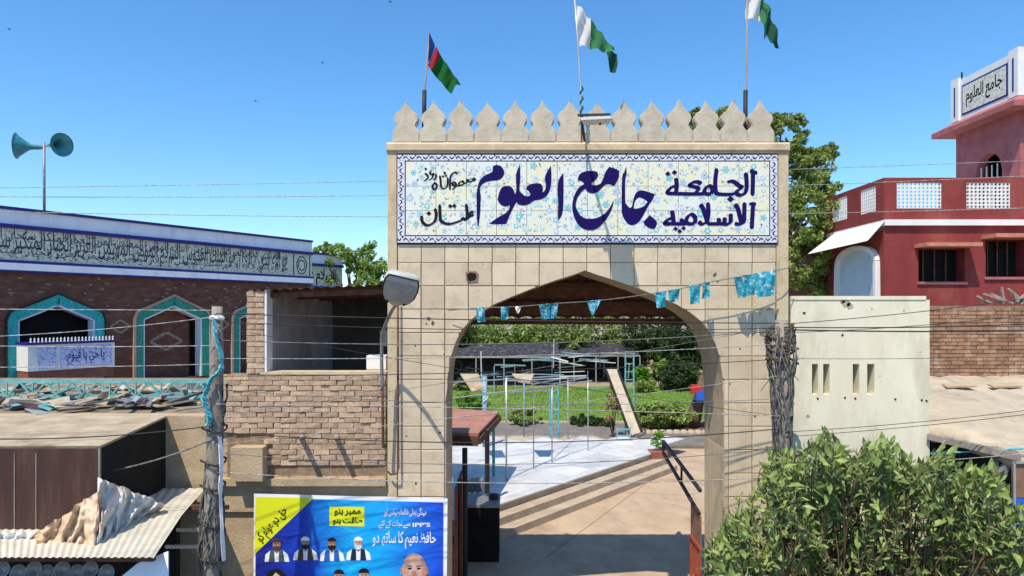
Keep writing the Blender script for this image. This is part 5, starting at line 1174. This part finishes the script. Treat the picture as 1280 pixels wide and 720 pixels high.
# sloped white eave at the side
MB().hexa([(rx0-.95,22.95,zf-.75),(rx0-.55,d5-.1,zf-.62),(rx0-.5,d5-.1,zf-.58),(rx0-.9,22.95,zf-.7)], [(rx0-.05,22.95,zf-.06),(rx0-.05,d5-.1,zf-.06),(rx0,d5-.1,zf-.01),(rx0,22.95,zf-.01)]).build('side_eave', M['white'], rh)
def grille_wall(fr, u0, u1, z0, z1, opens, m, par):
    """fr(u, z, n) place; panels of pierced white work between maroon piers"""
    us = [u0]+[x for o_ in opens for x in o_]+[u1]
    for a, b in zip(us[::2], us[1::2]):
        MB().hexa([fr(a,z0,0), fr(b,z0,0), fr(b,z0,-.15), fr(a,z0,-.15)], [fr(a,z1,0), fr(b,z1,0), fr(b,z1,-.15), fr(a,z1,-.15)]).build('parapet_pier', m, par)
    for a, b in opens:
        for c, d in ((z0, z0+.34), (z1-.14, z1)):
            MB().hexa([fr(a,c,-.004), fr(b,c,-.004), fr(b,c,-.15), fr(a,c,-.15)], [fr(a,d,-.004), fr(b,d,-.004), fr(b,d,-.15), fr(a,d,-.15)]).build('parapet_rail', m, par)
        q = MB(); c, d = z0+.34, z1-.14; n = max(5, int((b-a)/.11))
        for i in range(n+1):
            u = a+(b-a)*i/n; q.hexa([fr(u-.018,c,-.02), fr(u+.018,c,-.02), fr(u+.018,c,-.08), fr(u-.018,c,-.08)], [fr(u-.018,d,-.02), fr(u+.018,d,-.02), fr(u+.018,d,-.08), fr(u-.018,d,-.08)])
        for i in range(8):
            z = c+(d-c)*i/7; q.hexa([fr(a,z-.02,-.03), fr(b,z-.02,-.03), fr(b,z-.02,-.07), fr(a,z-.02,-.07)], [fr(a,z+.02,-.03), fr(b,z+.02,-.03), fr(b,z+.02,-.07), fr(a,z+.02,-.07)])
        q.build('pierced_grille', M['white'], par)
grille_wall(lambda u, z, n: (u, d5-n-.001, z), rx0, rxr, zf, zp, [(X(1121,d5), X(1177,d5)), (X(1208,d5), X(1263,d5))], M['red'], rh)
grille_wall(lambda u, z, n: (rx0-.001-n*-1*-1+0, u, z) if False else (rx0+(-n), u, z), d5+.16, 24.2, zf, zp, [(20.45,21.35),(22.2,23.25)], M['red'], rh)
# tower
tw = thing('stair_tower', 'square maroon tower with a white signed parapet on the red house roof', 'tower', (16.5, 21.7, 8.0))
tx, ty0, ty1 = 14.9, 20.0, 22.9; te = Z(138,d5); tt_ = Z(60,d5)
ops = (20.75, 21.95, zf, 9.05)
mb = MB()
mb.box(tx, tx+.25, ty0, ops[0], zf, te); mb.box(tx, tx+.25, ops[1], ty1, zf, te)
ya = [ops[0]+(ops[1]-ops[0])*k/14 for k in range(15)]; az = lambda y: 8.75+.6*math.sqrt(max(0, 1-((y-21.35)/.6)**2))
for a, b in zip(ya, ya[1:]): mb.hexa([(tx,a,az(a)),(tx+.25,a,az(a)),(tx+.25,b,az(b)),(tx,b,az(b))], [(tx,a,te),(tx+.25,a,te),(tx+.25,b,te),(tx,b,te)])
mb.box(tx+.25, 18.5, ty0, ty0+.2, zf, te); mb.box(tx+.25, 18.5, ty1-.2, ty1, zf, te); mb.build('wall', M['terracotta'], tw)
MB().box(tx+.9, tx+.95, ty0+.3, ty1-.3, zf, te-.2).build('inner_wall', M['dark'], tw)
for k in range(5): MB().box(tx+.1, tx+.13, 20.85+k*.24, 20.88+k*.24, zf, 9.0).build('window_bar', M['white'], tw)
MB().box(tx-.55, 19, ty0-.5, ty1+.45, te, te+.16).build('eave', M['terracotta'], tw)
MB().hexa([(tx-.55,ty0-.5,te+.161),(19,ty0-.5,te+.161),(19,ty1+.45,te+.161),(tx-.55,ty1+.45,te+.161)], [(tx-.1,ty0-.05,te+.42),(19,ty0-.05,te+.42),(19,ty1+.05,te+.42),(tx-.1,ty1+.05,te+.42)]).build('eave_slope', M['terracotta'], tw)
MB().box(tx-.06, 18.8, ty0-.02, ty1+.02, te+.421, tt_-.06).build('parapet', M['white'], tw)
for a, b in ((ty0-.06, ty0+.32), (ty1-.3, ty1+.08)): MB().box(tx-.12, tx+.25, a, b, te+.43, tt_+.02).build('corner_pier', M['white'], tw)
for a in (ty0+.1, ty1-.14): MB().box(tx-.13, tx-.121, a, a+.06, te+.6, tt_-.25).build('blue_stripe', M['blueline'], tw)
a0, a1, b0, b1 = 20.42, 22.5, te+.56, tt_-.28
MB().box(tx-.075, tx-.061, a0, a1, b0, b1).build('sign_border', M['blueline'], tw); MB().box(tx-.085, tx-.076, a0+.06, a1-.06, b0+.06, b1-.06).build('sign_panel', M['frieze'], tw)
text_on('\u062c\u0627\u0645\u0639 \u0627\u0644\u0639\u0644\u0648\u0645', lambda u, v, l: (tx-.087-l*.002, a1-.22-u, b0+.2+v), 'lettering', M['ink'], tw, off=.02, width=1.65, height=.62)
MB().tube([(tx,22.6,tt_-.1),(tx,22.6,tt_+.2)], .03, 6).build('finial', M['cable'], tw)
hp = MB(); R3 = random.Random(3)
for k in range(16):
    a = P(R3.uniform(1240,1290), R3.uniform(376,380.5), R3.uniform(12.85,12.95)); b = a+Vector((R3.uniform(-.45,.45), R3.uniform(-.08,.08), R3.uniform(.02,.3))); hp.beam(a, b, .035)
tag(hp.build('scrap_pile', M['pole'], kind='stuff'), 'jumble of dusty broken sticks heaped on the brick wall before the red house', 'scrap')

# ------------------------------------------------------------------ trees
tree('leafy_tree', 'large leafy green tree rising behind the right end of the gate', (9.4, 25, 0),
     [blob(1018,215,24,30,32), blob(985,165,24,26,28), blob(1000,255,24,40,42), blob(1030,300,24,28,30), blob(1000,335,24,50,40), blob(945,230,25,44,50), blob(885,156,25,26,30), blob(868,148,25,12,14), blob(905,146,25,12,12), blob(925,180,25,28,24), blob(900,260,26,45,60), blob(1035,190,24,14,12), blob(965,150,24,14,12), blob(1030,340,23.5,30,34), blob(1012,270,23.5,36,44), blob(1042,250,24,22,26), blob(1000,200,24,30,26)], 36, 70, .075, M['leafB'], .24, rsub=.24, nlimb=26)
tree('leafy_tree', 'pale green loose tree behind the left shed beyond the mosque wing', (-7.2, 31, 0),
     [blob(425,322,31,30,22), blob(465,325,31,25,26), blob(405,312,31,14,12), blob(445,350,31,50,25), blob(480,345,31,25,25)], 24, 80, .09, M['leafC'], .2)
# row of trees behind the garden
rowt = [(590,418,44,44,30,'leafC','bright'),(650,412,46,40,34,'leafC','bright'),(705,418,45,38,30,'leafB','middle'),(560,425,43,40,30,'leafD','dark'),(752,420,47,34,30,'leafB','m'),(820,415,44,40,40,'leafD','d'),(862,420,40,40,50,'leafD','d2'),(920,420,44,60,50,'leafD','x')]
lab = ['bright green tree at the back of the garden, framed by the left of the arch','bright green tree at the back of the garden, left of centre in the arch','olive tree at the back of the garden, in the middle of the arch','dark tree hidden at the left jamb of the arch','olive tree at the back of the garden behind the net roofs','tall dark tree at the back of the garden right of centre','dense dark tree at the right jamb of the arch','dark tree mostly hidden behind the right jamb']
for (px, py, d, rx, rz, m_, _), lb in zip(rowt, lab):
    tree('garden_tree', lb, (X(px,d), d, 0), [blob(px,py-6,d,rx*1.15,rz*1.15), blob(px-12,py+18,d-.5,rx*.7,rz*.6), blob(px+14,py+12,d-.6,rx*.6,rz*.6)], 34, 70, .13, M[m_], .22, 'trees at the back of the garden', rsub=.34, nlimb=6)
# far low wall closing the garden
tag(MB().box(-22, 34, 50, 50.3, 0, 2.3).build('boundary_wall', M['mud']), 'low sandy boundary wall far behind the garden trees', 'wall')
# ------------------------------------------------------------------ garden: net roofs, pipe frame, shrubs
for k, (px0_, px1_, d, za_, zb_) in enumerate([(560,700,40,2.42,1.75),(690,800,42,2.3,1.7),(560,820,45,2.3,2.0)]):
    t = thing('shade_net_shelter', ['dark shade net shelter behind the lawn, left one','dark shade net shelter behind the lawn, right one','long dark net shelter at the very back of the lawn'][k], 'shelter', (X((px0_+px1_)/2,d), d, .1), 'net shelters behind the lawn')
    V = []; nx, ny = 20, 6
    for j in range(ny+1):
        for i in range(nx+1):
            u, v = i/nx, j/ny; V.append((X(px0_,d)+(X(px1_,d)-X(px0_,d))*u, d+v*3, zb_+(za_-zb_)*math.sin(v*1.57)-.12*math.sin(u*math.pi*5)**2*math.sin(v*3.1)))
    MB().add(V, [(j*(nx+1)+i, j*(nx+1)+i+1, (j+1)*(nx+1)+i+1, (j+1)*(nx+1)+i) for j in range(ny) for i in range(nx)]).build('net', M['shade'], t, True, fix=False)
    for i in range(5):
        x = X(px0_,d)+(X(px1_,d)-X(px0_,d))*i/4; MB().tube([(x,d,.1),(x,d,zb_)], .04, 6).build('post', M['pipe'], t)
    MB().beam((X(px0_,d),d,zb_), (X(px1_,d),d,zb_), .08).build('front_rail', M['pipe'], t)
    MB().box(X(px0_,d), X(px1_,d), d+3.05, d+3.1, .1, za_).build('back_cloth', M['shade'], t)
for k in range(34):
    d_ = R.uniform(34.5, 39.6); x_ = X(R.uniform(575, 790), d_); z_ = R.uniform(.5, 2.2); L_ = R.uniform(.5, 2.6); a_ = R.choice([R.uniform(-.08,.08), R.uniform(-.08,.08), R.uniform(1.5,1.6), R.uniform(-.3,.3)]); L_ = min(L_, 1.6)
    tag(MB().beam((x_-L_/2*math.cos(a_), d_, max(.12, z_-L_/2*math.sin(a_))), (x_+L_/2*math.cos(a_), d_+R.uniform(-.5,.5), z_+L_/2*math.sin(a_)), R.uniform(.03,.07)).build('scaffold_bar', R.choice([M['pipe'], M['white'], M['steel'], M['paleblue'], M['cable']])), 'thin bar of the loose scaffold between lawn and net shelters', 'bar', 'scaffold bars before the net shelters')
tag(MB().box(-6, 12, 46.9, 47.05, 2.2, 2.34).build('green_rail', mat('dull_green_paint', (.1,.15,.06))), 'long dull green rail above the net shelters', 'rail')
fr = thing('pipe_frame', 'pale pipe frame for an awning standing on the marble platform', 'frame', (0, 18, .45))
base = [(633,600,16.0),(632,520,19.0),(690,578,17.9),(735,563,19.2),(655,540,21.0),(667,585,17.2),(710,548,20.5)]
tops = {}
for k, (px, py, d) in enumerate(base):
    d = F*(H-.452)/(max(py,546)-HY); x = X(px,d); zt = Z(472+k % 3*4, d)
    MB().tube([(x,d,.452),(x,d,zt)], .016 if k % 2 else .02, 8).build('post', M['pipe'] if k != 4 else M['paleblue'], fr, True); tops[k] = (x, d, zt)
for a, b in ((0,2),(2,3),(0,5),(5,6),(1,3),(4,6),(1,4)): MB().tube([tops[a], tops[b]], .014, 6).build('rail', M['pipe'], fr)
for (a, b, c_, e) in (((565,498),(740,476),15.5,17), ((566,478),(700,470),17,19), ((600,492),(690,488),18,20)):
    MB().tube([P(*a,c_), P(*b,e)], .018, 6).build('rail', M['pipe'], fr)
for k, (pts) in enumerate([[(575,468),(598,468),(606,488),(590,490)], [(640,468),(668,468),(662,480),(648,478)]]):
    MB().slab([P(a,b,17.5+.8*(b < 475)) for a, b in pts], .02).build('canopy_scrap', M['kiosktop'], fr)
lc = thing('lattice_column', 'slim teal lattice column at the back of the platform', 'column', P(693, 546, 21.5))
for dx in (-.13, .13):
    for dy in (0, .26): c = P(693,546,21.5); MB().tube([(c.x+dx,21.5+dy,.45),(c.x+dx,21.5+dy,Z(487,21.5))], .025, 6).build('upright', M['clothteal'], lc)
for i in range(8):
    z0_ = .5+i*.19; s = 1 if i % 2 else -1; c = P(693,546,21.5); MB().beam((c.x-s*.13,21.49,z0_), (c.x+s*.13,21.49,z0_+.19), .02).build('lattice_bar', M['clothteal'], lc)
lc = thing('blue_post', 'pale blue post wound with cord left of the lattice column', 'post', P(606, 520, 20))
c = P(606,520,20); MB().tube([(c.x,20,.45),(c.x,20,Z(470,20))], .07, 8).build('shaft', M['paleblue'], lc, True); MB().tube([(c.x+.09*math.cos(q), 20+.09*math.sin(q), .6+q*.07) for q in range(24)], .015, 5).build('cord', M['fwhite'], lc)
# leaning pale board with dark edges
lb = thing('leaning_board', 'long pale board with black edges leaning over the garden bed', 'board', P(800, 545, 22))
b1, b2, b3, b4 = P(757,462,22.3), P(772,462,22.3), P(802,540,21.4), P(788,545,21.4)
MB().slab([b1,b2,b3,b4], .05).build('board', mat('cream_board', (.55,.48,.36), (.42,.36,.27), 5), lb)
MB().beam(b1+Vector((0,-.06,0)), b4+Vector((0,-.06,0)), .06).build('edge_strip', M['cable'], lb); MB().beam(b2+Vector((0,-.06,0)), b3+Vector((0,-.06,0)), .06).build('edge_strip', M['cable'], lb)
# potted dry plant, chair
shrub('dry_shrub', 'dry brown and pink shrub between the lawn and the leaning board', 766, 508, 23.5, 18, 60, mat('dry_leaf', (.4,.26,.15), (.3,.2,.1), 1, .8, 0, island=.4), 14, .06, 60)
shrub('round_shrub', 'round bright clipped shrub behind the lawn', 803, 467, 37.5, 26, 22, M['leafE'], 22, .08, 90)
shrub('round_shrub', 'tall lime shrub beside the round clipped one', 825, 463, 38.2, 20, 34, M['leafC'], 18, .09, 70)
shrub('low_shrub', 'low dark green shrub under the round clipped one', 806, 482, 36.5, 34, 20, M['leafB'], 20, .08, 70)
shrub('hedge_clump', 'dense clump of strap leaves along the right garden bed', 832, 520, 25.3, 80, 36, M['leafB'], 46, .11, 80)
shrub('hedge_clump', 'low leafy clump by the lattice column at the lawn edge', 740, 527, 26.2, 60, 20, M['leafD'], 30, .08, 70)
shrub('hedge_clump', 'small leafy clump at the left lawn edge behind the red roof', 655, 521, 26.2, 50, 18, M['leafB'], 26, .08, 70)
shrub('low_shrub', 'bright shrub behind the red roofed stall', 590, 505, 25.8, 44, 34, M['leafE'], 24, .08, 80)
shrub('low_shrub', 'dark shrub against the left jamb beyond the lawn', 585, 485, 38, 50, 26, M['leafD'], 24, .1, 70)
shrub('garden_bush', 'dark bushy growth under the trees at the right of the lawn', 850, 470, 37.5, 56, 44, M['leafD'], 40, .1, 80)
ch = thing('garden_chair', 'pale metal chair beside the foot of the leaning board', 'chair', P(783, 553, 21.2))
c = P(782, 553, 0.001); cx, cy = X(781,20.6), 20.6
for dx in (-.2,.2):
    for dy in (-.2,.2): MB().tube([(cx+dx,cy+dy,.004),(cx+dx,cy+dy,.45 if dy < 0 else .9)], .018, 6).build('leg', M['pipe'], ch)
MB().box(cx-.22, cx+.22, cy-.22, cy+.2, .43, .47).build('seat', M['white'], ch)
for z in (.65,.85): MB().box(cx-.2, cx+.2, cy+.185, cy+.215, z-.05, z).build('backrest', M['tealpaint'], ch)
lg = thing('steel_rack', 'narrow green steel rack behind the leaning board', 'rack', (X(786,23), 23, .1))
for dx in (-.14,.14): MB().tube([(X(787,23)+dx,23,.1),(X(787,23)+dx,23,Z(440,23))], .03, 6).build('upright', M['tealpaint'], lg)
for i in range(9): z = .5+i*.27; MB().beam((X(787,23)-.14,23,z), (X(787,23)+.14,23,z), .03).build('rung', M['tealpaint'], lg)
# tree stump with red and blue box
st = thing('tree_trunk', 'leaning brown tree trunk at the right jamb of the arch', 'tree', (X(862,25.5), 25.5, .1))
MB().tube([(X(862,25.5),25.5,.05), P(868,520,25.4), P(873,500,25.4), P(880,470,25.6)], [.36,.27,.22,.15], 12).build('trunk', M['bark'], st, True)
C, Rr, (v, f) = crown([blob(884,440,26,16,24)], 16, 60, .09, .4); me = bpy.data.meshes.new('crown'); me.from_pydata((v-np.array(WB[st.name])).tolist(), [], f.tolist()); me.materials.append(M['leafD']); o = bpy.data.objects.new('crown', me); COL.objects.link(o); o.parent = st
rbx = thing('painted_box', 'small red and blue painted box fixed to the leaning trunk', 'box', P(872, 499, 24.9))
MB().box(X(864,24.9), X(876,24.9), 24.75, 25.0, Z(492,24.9), Z(481,24.9)).build('red_side', M['redpaint'], rbx); MB().box(X(869,24.9), X(881,24.9), 24.7, 24.98, Z(500,24.9), Z(488,24.9)).build('blue_side', M['bluepaint'], rbx)
for k, px in enumerate(range(800, 884, 9)):
    c = P(px,550,24.4); tag(MB().lathe((c.x,24.3,0), [(0,0),(.14,.0),(.16,.1),(.1,.2),(0,.22)], 9).build('edging_stone', M['step'], smooth=True), ['leftmost','second','third','fourth','fifth','sixth','seventh','eighth','ninth','tenth'][k]+' from the left of the pale stones edging the garden bed', 'stone', 'stones edging the garden bed')
struct(MB().box(X(795,24.6), 16, 24.45, 26.4, -.01, .12), 'garden_bed', M['bark'])
# planter pot at the end of the steps
pt = thing('planter_pot', 'square red clay planter with a small green plant at the top of the steps', 'planter', (4.3, 19.6, 0))
c = Vector((X(822,19.2), 19.2, .004))
MB().hexa([c+Vector((-.16,-.16,0)), c+Vector((.16,-.16,0)), c+Vector((.16,.16,0)), c+Vector((-.16,.16,0))], [c+Vector((-.24,-.24,.5)), c+Vector((.24,-.24,.5)), c+Vector((.24,.24,.5)), c+Vector((-.24,.24,.5))]).build('pot', M['pot'], pt)
v, f = leaves([(c.x, c.y, .75), (c.x+.05, c.y, .95)], [.2, .15], 60, .07); me = bpy.data.meshes.new('plant'); me.from_pydata((v-np.array(WB[pt.name])).tolist(), [], f.tolist()); me.materials.append(M['leafE']); o = bpy.data.objects.new('plant', me); COL.objects.link(o); o.parent = pt
# open steel gate leaf along the right side
gl = thing('gate_leaf', 'open steel gate leaf with black rails and red bars inside the right jamb', 'gate', (2.75, 11, 0))
gx = lambda u: Vector((2.76, 10.0, 0)).lerp(Vector((X(829,12.6), 12.6, 0)), u)
def gp(u, z): p = gx(u); return (p.x, p.y, z)
MB().beam(gp(0,1.78), gp(1,2.02), .045).build('rail', M['cable'], gl); MB().beam(gp(0.02,1.42), gp(1,1.8), .045).build('rail', M['cable'], gl)
MB().beam(gp(1,1.78), gp(1,2.02), .04).build('rail', M['cable'], gl); MB().beam(gp(.45,1.59), gp(.45,1.9), .03).build('rail', M['cable'], gl)
MB().hexa([gp(0,.95), gp(.22,.95), Vector(gp(.22,.95))+Vector((.02,0,0)), Vector(gp(0,.95))+Vector((.02,0,0))], [gp(0,1.40), gp(.22,1.46), Vector(gp(.22,1.46))+Vector((.02,0,0)), Vector(gp(0,1.40))+Vector((.02,0,0))]).build('panel', M['gatebrown'], gl)
for i in range(8): u = .22*i/7; MB().beam(gp(u,.05), gp(u,.93), .022).build('bar', M['gatered'], gl)
MB().beam(gp(0,.94), gp(.22,.94), .05).build('rail', M['gatered'], gl)
lf = thing('gate_leaf', 'dark red gate leaf folded back inside the left jamb', 'gate', (X(575,11), 11, 0))
MB().box(X(568,10.2), X(568,10.2)+.05, 10.2, 11.4, .03, 1.75).build('panel', M['gatered'], lf)
for y in (10.25, 11.35): MB().tube([(X(568,10.2)+.08,y,0),(X(568,10.2)+.08,y,1.9)], .03, 7).build('stile', M['cable'], lf)
# stall with red roof at left, cabinet, stand
rs = thing('roofed_stall', 'little stall with a faded red sheet roof behind the left jamb', 'stall', (X(590,14.5), 14.5, .45))
q = [P(540,512,17.0), P(624,517,16.6), P(598,545,14.0), P(540,544,14.0)]
MB().slab(q, .06).build('sheet_roof', M['roofred'], rs)
MB().beam(q[2]+Vector((0,0,-.1)), q[1]+Vector((0,0,-.1)), .1, .14).build('fascia', M['rust'], rs); MB().beam(q[3]+Vector((0,0,-.1)), q[2]+Vector((0,0,-.1)), .1, .2).build('fascia', M['rust'], rs)
MB().tube([(X(609,14.2),14.2,.46),(X(609,14.2),14.2,Z(538,14.2))], .05, 8).build('post', M['cable'], rs); MB().tube([(X(617,16.4),16.4,.46),(X(617,16.4),16.4,Z(522,16.4))], .035, 8).build('post', M['tealpaint'], rs)
tag(MB().tube([(X(581,11.3),11.3,0),(X(581,11.3),11.3,Z(560,11.3))], .045, 8).build('steel_post', M['cable']), 'black steel post just inside the left jamb', 'post')
cb = thing('steel_cabinet', 'dark steel cabinet standing in the shade at the foot of the steps', 'cabinet', (X(603,12.3), 12.3, 0))
MB().box(X(583,12.2), X(624,12.2), 12.0, 12.7, 0, Z(627,12.2)-.05).build('body', M['dark'], cb); MB().box(X(582,12.2), X(625,12.2), 11.98, 12.75, Z(627,12.2)-.049, Z(627,12.2)).build('lid', M['steel'], cb)
sd_ = thing('metal_stand', 'small grey stand with a hooded top behind the dark cabinet', 'stand', (X(594,13.6), 13.6, .45))
MB().hexa([P(583,615,13.5), P(603,615,13.5), P(603,615,13.9), P(583,615,13.9)], [P(583,603,13.5), P(603,601,13.5), P(605,597,13.9), P(590,597,13.9)]).build('hood', M['steel'], sd_)
for px in (590, 597): MB().beam((X(px,13.6),13.6,.46), (X(px,13.6),13.6,Z(615,13.6)), .03).build('leg', M['cable'], sd_)
tag(MB().lathe(P(617,627,12.4), [(0,0),(.1,0),(.09,.12),(.07,.14),(0,.14)], 14).build('bucket', M['cable'], smooth=True), 'upturned black bucket on the dark cabinet', 'bucket')

# ------------------------------------------------------------------ the big bush in front at the lower right
bush = thing('oleander_bush', 'large dusty green long leaved bush in front of the cream wall', 'bush', (3.6, 6.8, 0))
LM = []
lv = [(0,0,0),(.023,.3,.008),(0,.3,-.006),(-.023,.3,.008),(.024,.62,.0),(0,.62,-.014),(-.024,.62,.0),(0,1,-.06)]
lf_ = [(0,1,2),(0,2,3),(1,4,5,2),(2,5,6,3),(4,7,5),(5,7,6)]
LV = np.array([(a*7, b, c*4) for a, b, c in lv])      # unit length leaf
one = flatmesh('leaf', [tuple(p) for p in LV.tolist()], lf_, M['leafP'])
items = []; tw_ = MB(); RB = random.Random(21)
tips = []
top = lambda px: float(np.interp(px, [880,900,940,965,1000,1035,1060,1080,1110,1140,1165,1185,1215,1240,1262,1285], [690,660,628,570,562,545,588,560,555,580,600,565,592,585,630,640]))
for k in range(430):
    px = RB.uniform(880, 1300); d = RB.uniform(6.0, 8.3); t_ = top(px)+RB.uniform(0,1)**1.3*150*(1 if RB.random() < .72 else .05)
    if px < 950 and RB.random() < .35: continue
    tips.append(P(px, t_, d))
for q, d in (((1035,545),7.2),((1090,560),7.0),((1115,553),7.4),((1172,565),7.2),((1235,592),6.8),((970,568),7.6),((1250,622),6.6),((1000,575),7.2),((905,648),6.6),((925,622),6.8),((1140,578),7.3)): tips.append(P(*q, d))
for tp in tips:
    root = Vector((3.6+RB.uniform(-.5,.5)+(tp.x-3.6)*.5, 6.9+RB.uniform(-.3,.3), RB.uniform(.1,1.0)))
    ln = Vector((RB.gauss((tp.x-3.6)*.3, .4), RB.gauss(-.35, .4), 1)).normalized()
    md = tp-ln*.6; ax_ = smooth_open([root, root.lerp(md,.5)+Vector((RB.uniform(-.1,.1),RB.uniform(-.1,.1),0)), md, tp], 3); tw_.tube(ax_, [.013-.001*i for i in range(len(ax_))], 4, cap=False)
    L_ = (tp-md).length; dr_ = (tp-md).normalized(); nl = RB.randint(14, 22); vig = RB.uniform(.65, 1.3)
    for i in range(nl):
        u = i/nl; p = tp-dr_*(min(L_, .62)*u); az_ = i*2.4+RB.uniform(-.4,.4); tilt = .7+u*.85+RB.uniform(-.35,.5)
        o1 = dr_.orthogonal().normalized(); o2 = dr_.cross(o1); rad = (o1*math.cos(az_)+o2*math.sin(az_))
        y_ = (dr_*math.cos(tilt)+rad*math.sin(tilt)).normalized(); x_ = y_.cross(rad if tilt < 1.3 else dr_).normalized(); z_ = x_.cross(y_)
        s = vig*RB.uniform(.095,.175)*(1-.25*(1-u) if u < .2 else 1); mt = Matrix(((x_.x,y_.x,z_.x,p.x),(x_.y,y_.y,z_.y,p.y),(x_.z,y_.z,z_.z,p.z),(0,0,0,1)))@Matrix.Diagonal((s,s,s,1)); items.append((p.y-(.0 if True else 0), mt))
tw_.build('twig', M['bark'], bush, kind='stuff')
items.sort(key=lambda q: q[0])
vis = [q for q in items if q[1][2][3] > .55]; big = vis[:300]; bigset = set(id(q) for q in big); inv = Matrix.Translation(-Vector(WB[bush.name]))
for q in big:
    o = bpy.data.objects.new('leaf', one); COL.objects.link(o); o.parent = bush; o.matrix_basis = inv@q[1]
rest = [q for q in items if id(q) not in bigset]; Vs = []; Fs = []
L4 = np.c_[LV, np.ones(len(LV))]
for n_, q in enumerate(rest):
    m4 = np.array(inv@q[1]); Vs.append((L4@m4.T)[:, :3]); Fs += [tuple(i+n_*8 for i in f_) for f_ in lf_]
me = bpy.data.meshes.new('foliage'); me.from_pydata(np.concatenate(Vs).tolist(), [], Fs); me.materials.append(M['leafA']); o = bpy.data.objects.new('foliage', me); COL.objects.link(o); o.parent = bush; o['kind'] = 'stuff'
for k in range(7):
    a = RB.uniform(0,6.28); mt = Vector((3.6+.7*math.cos(a), 6.9+.4*math.sin(a), 1.3)); MB().tube([(3.6+.12*math.cos(a), 6.9+.12*math.sin(a), -.02), (3.6+.4*math.cos(a), 6.9+.3*math.sin(a), .6), mt], [.04,.03,.015], 7).build('stem', M['bark'], bush, True)
pb = crumple([(960,632),(973,634),(977,668),(958,664)], lambda u, v: 7.35+.05*math.sin(u*4), 6, 8, mat('green_white_plastic', (.03,.4,.16), (.7,.72,.6), 9, .4, .1), 'plastic_bag', .03, seed=8); tag(pb, 'crumpled green and white plastic bag caught at the bush by the pole', 'bag')
print('OBJECTS', len(bpy.data.objects))
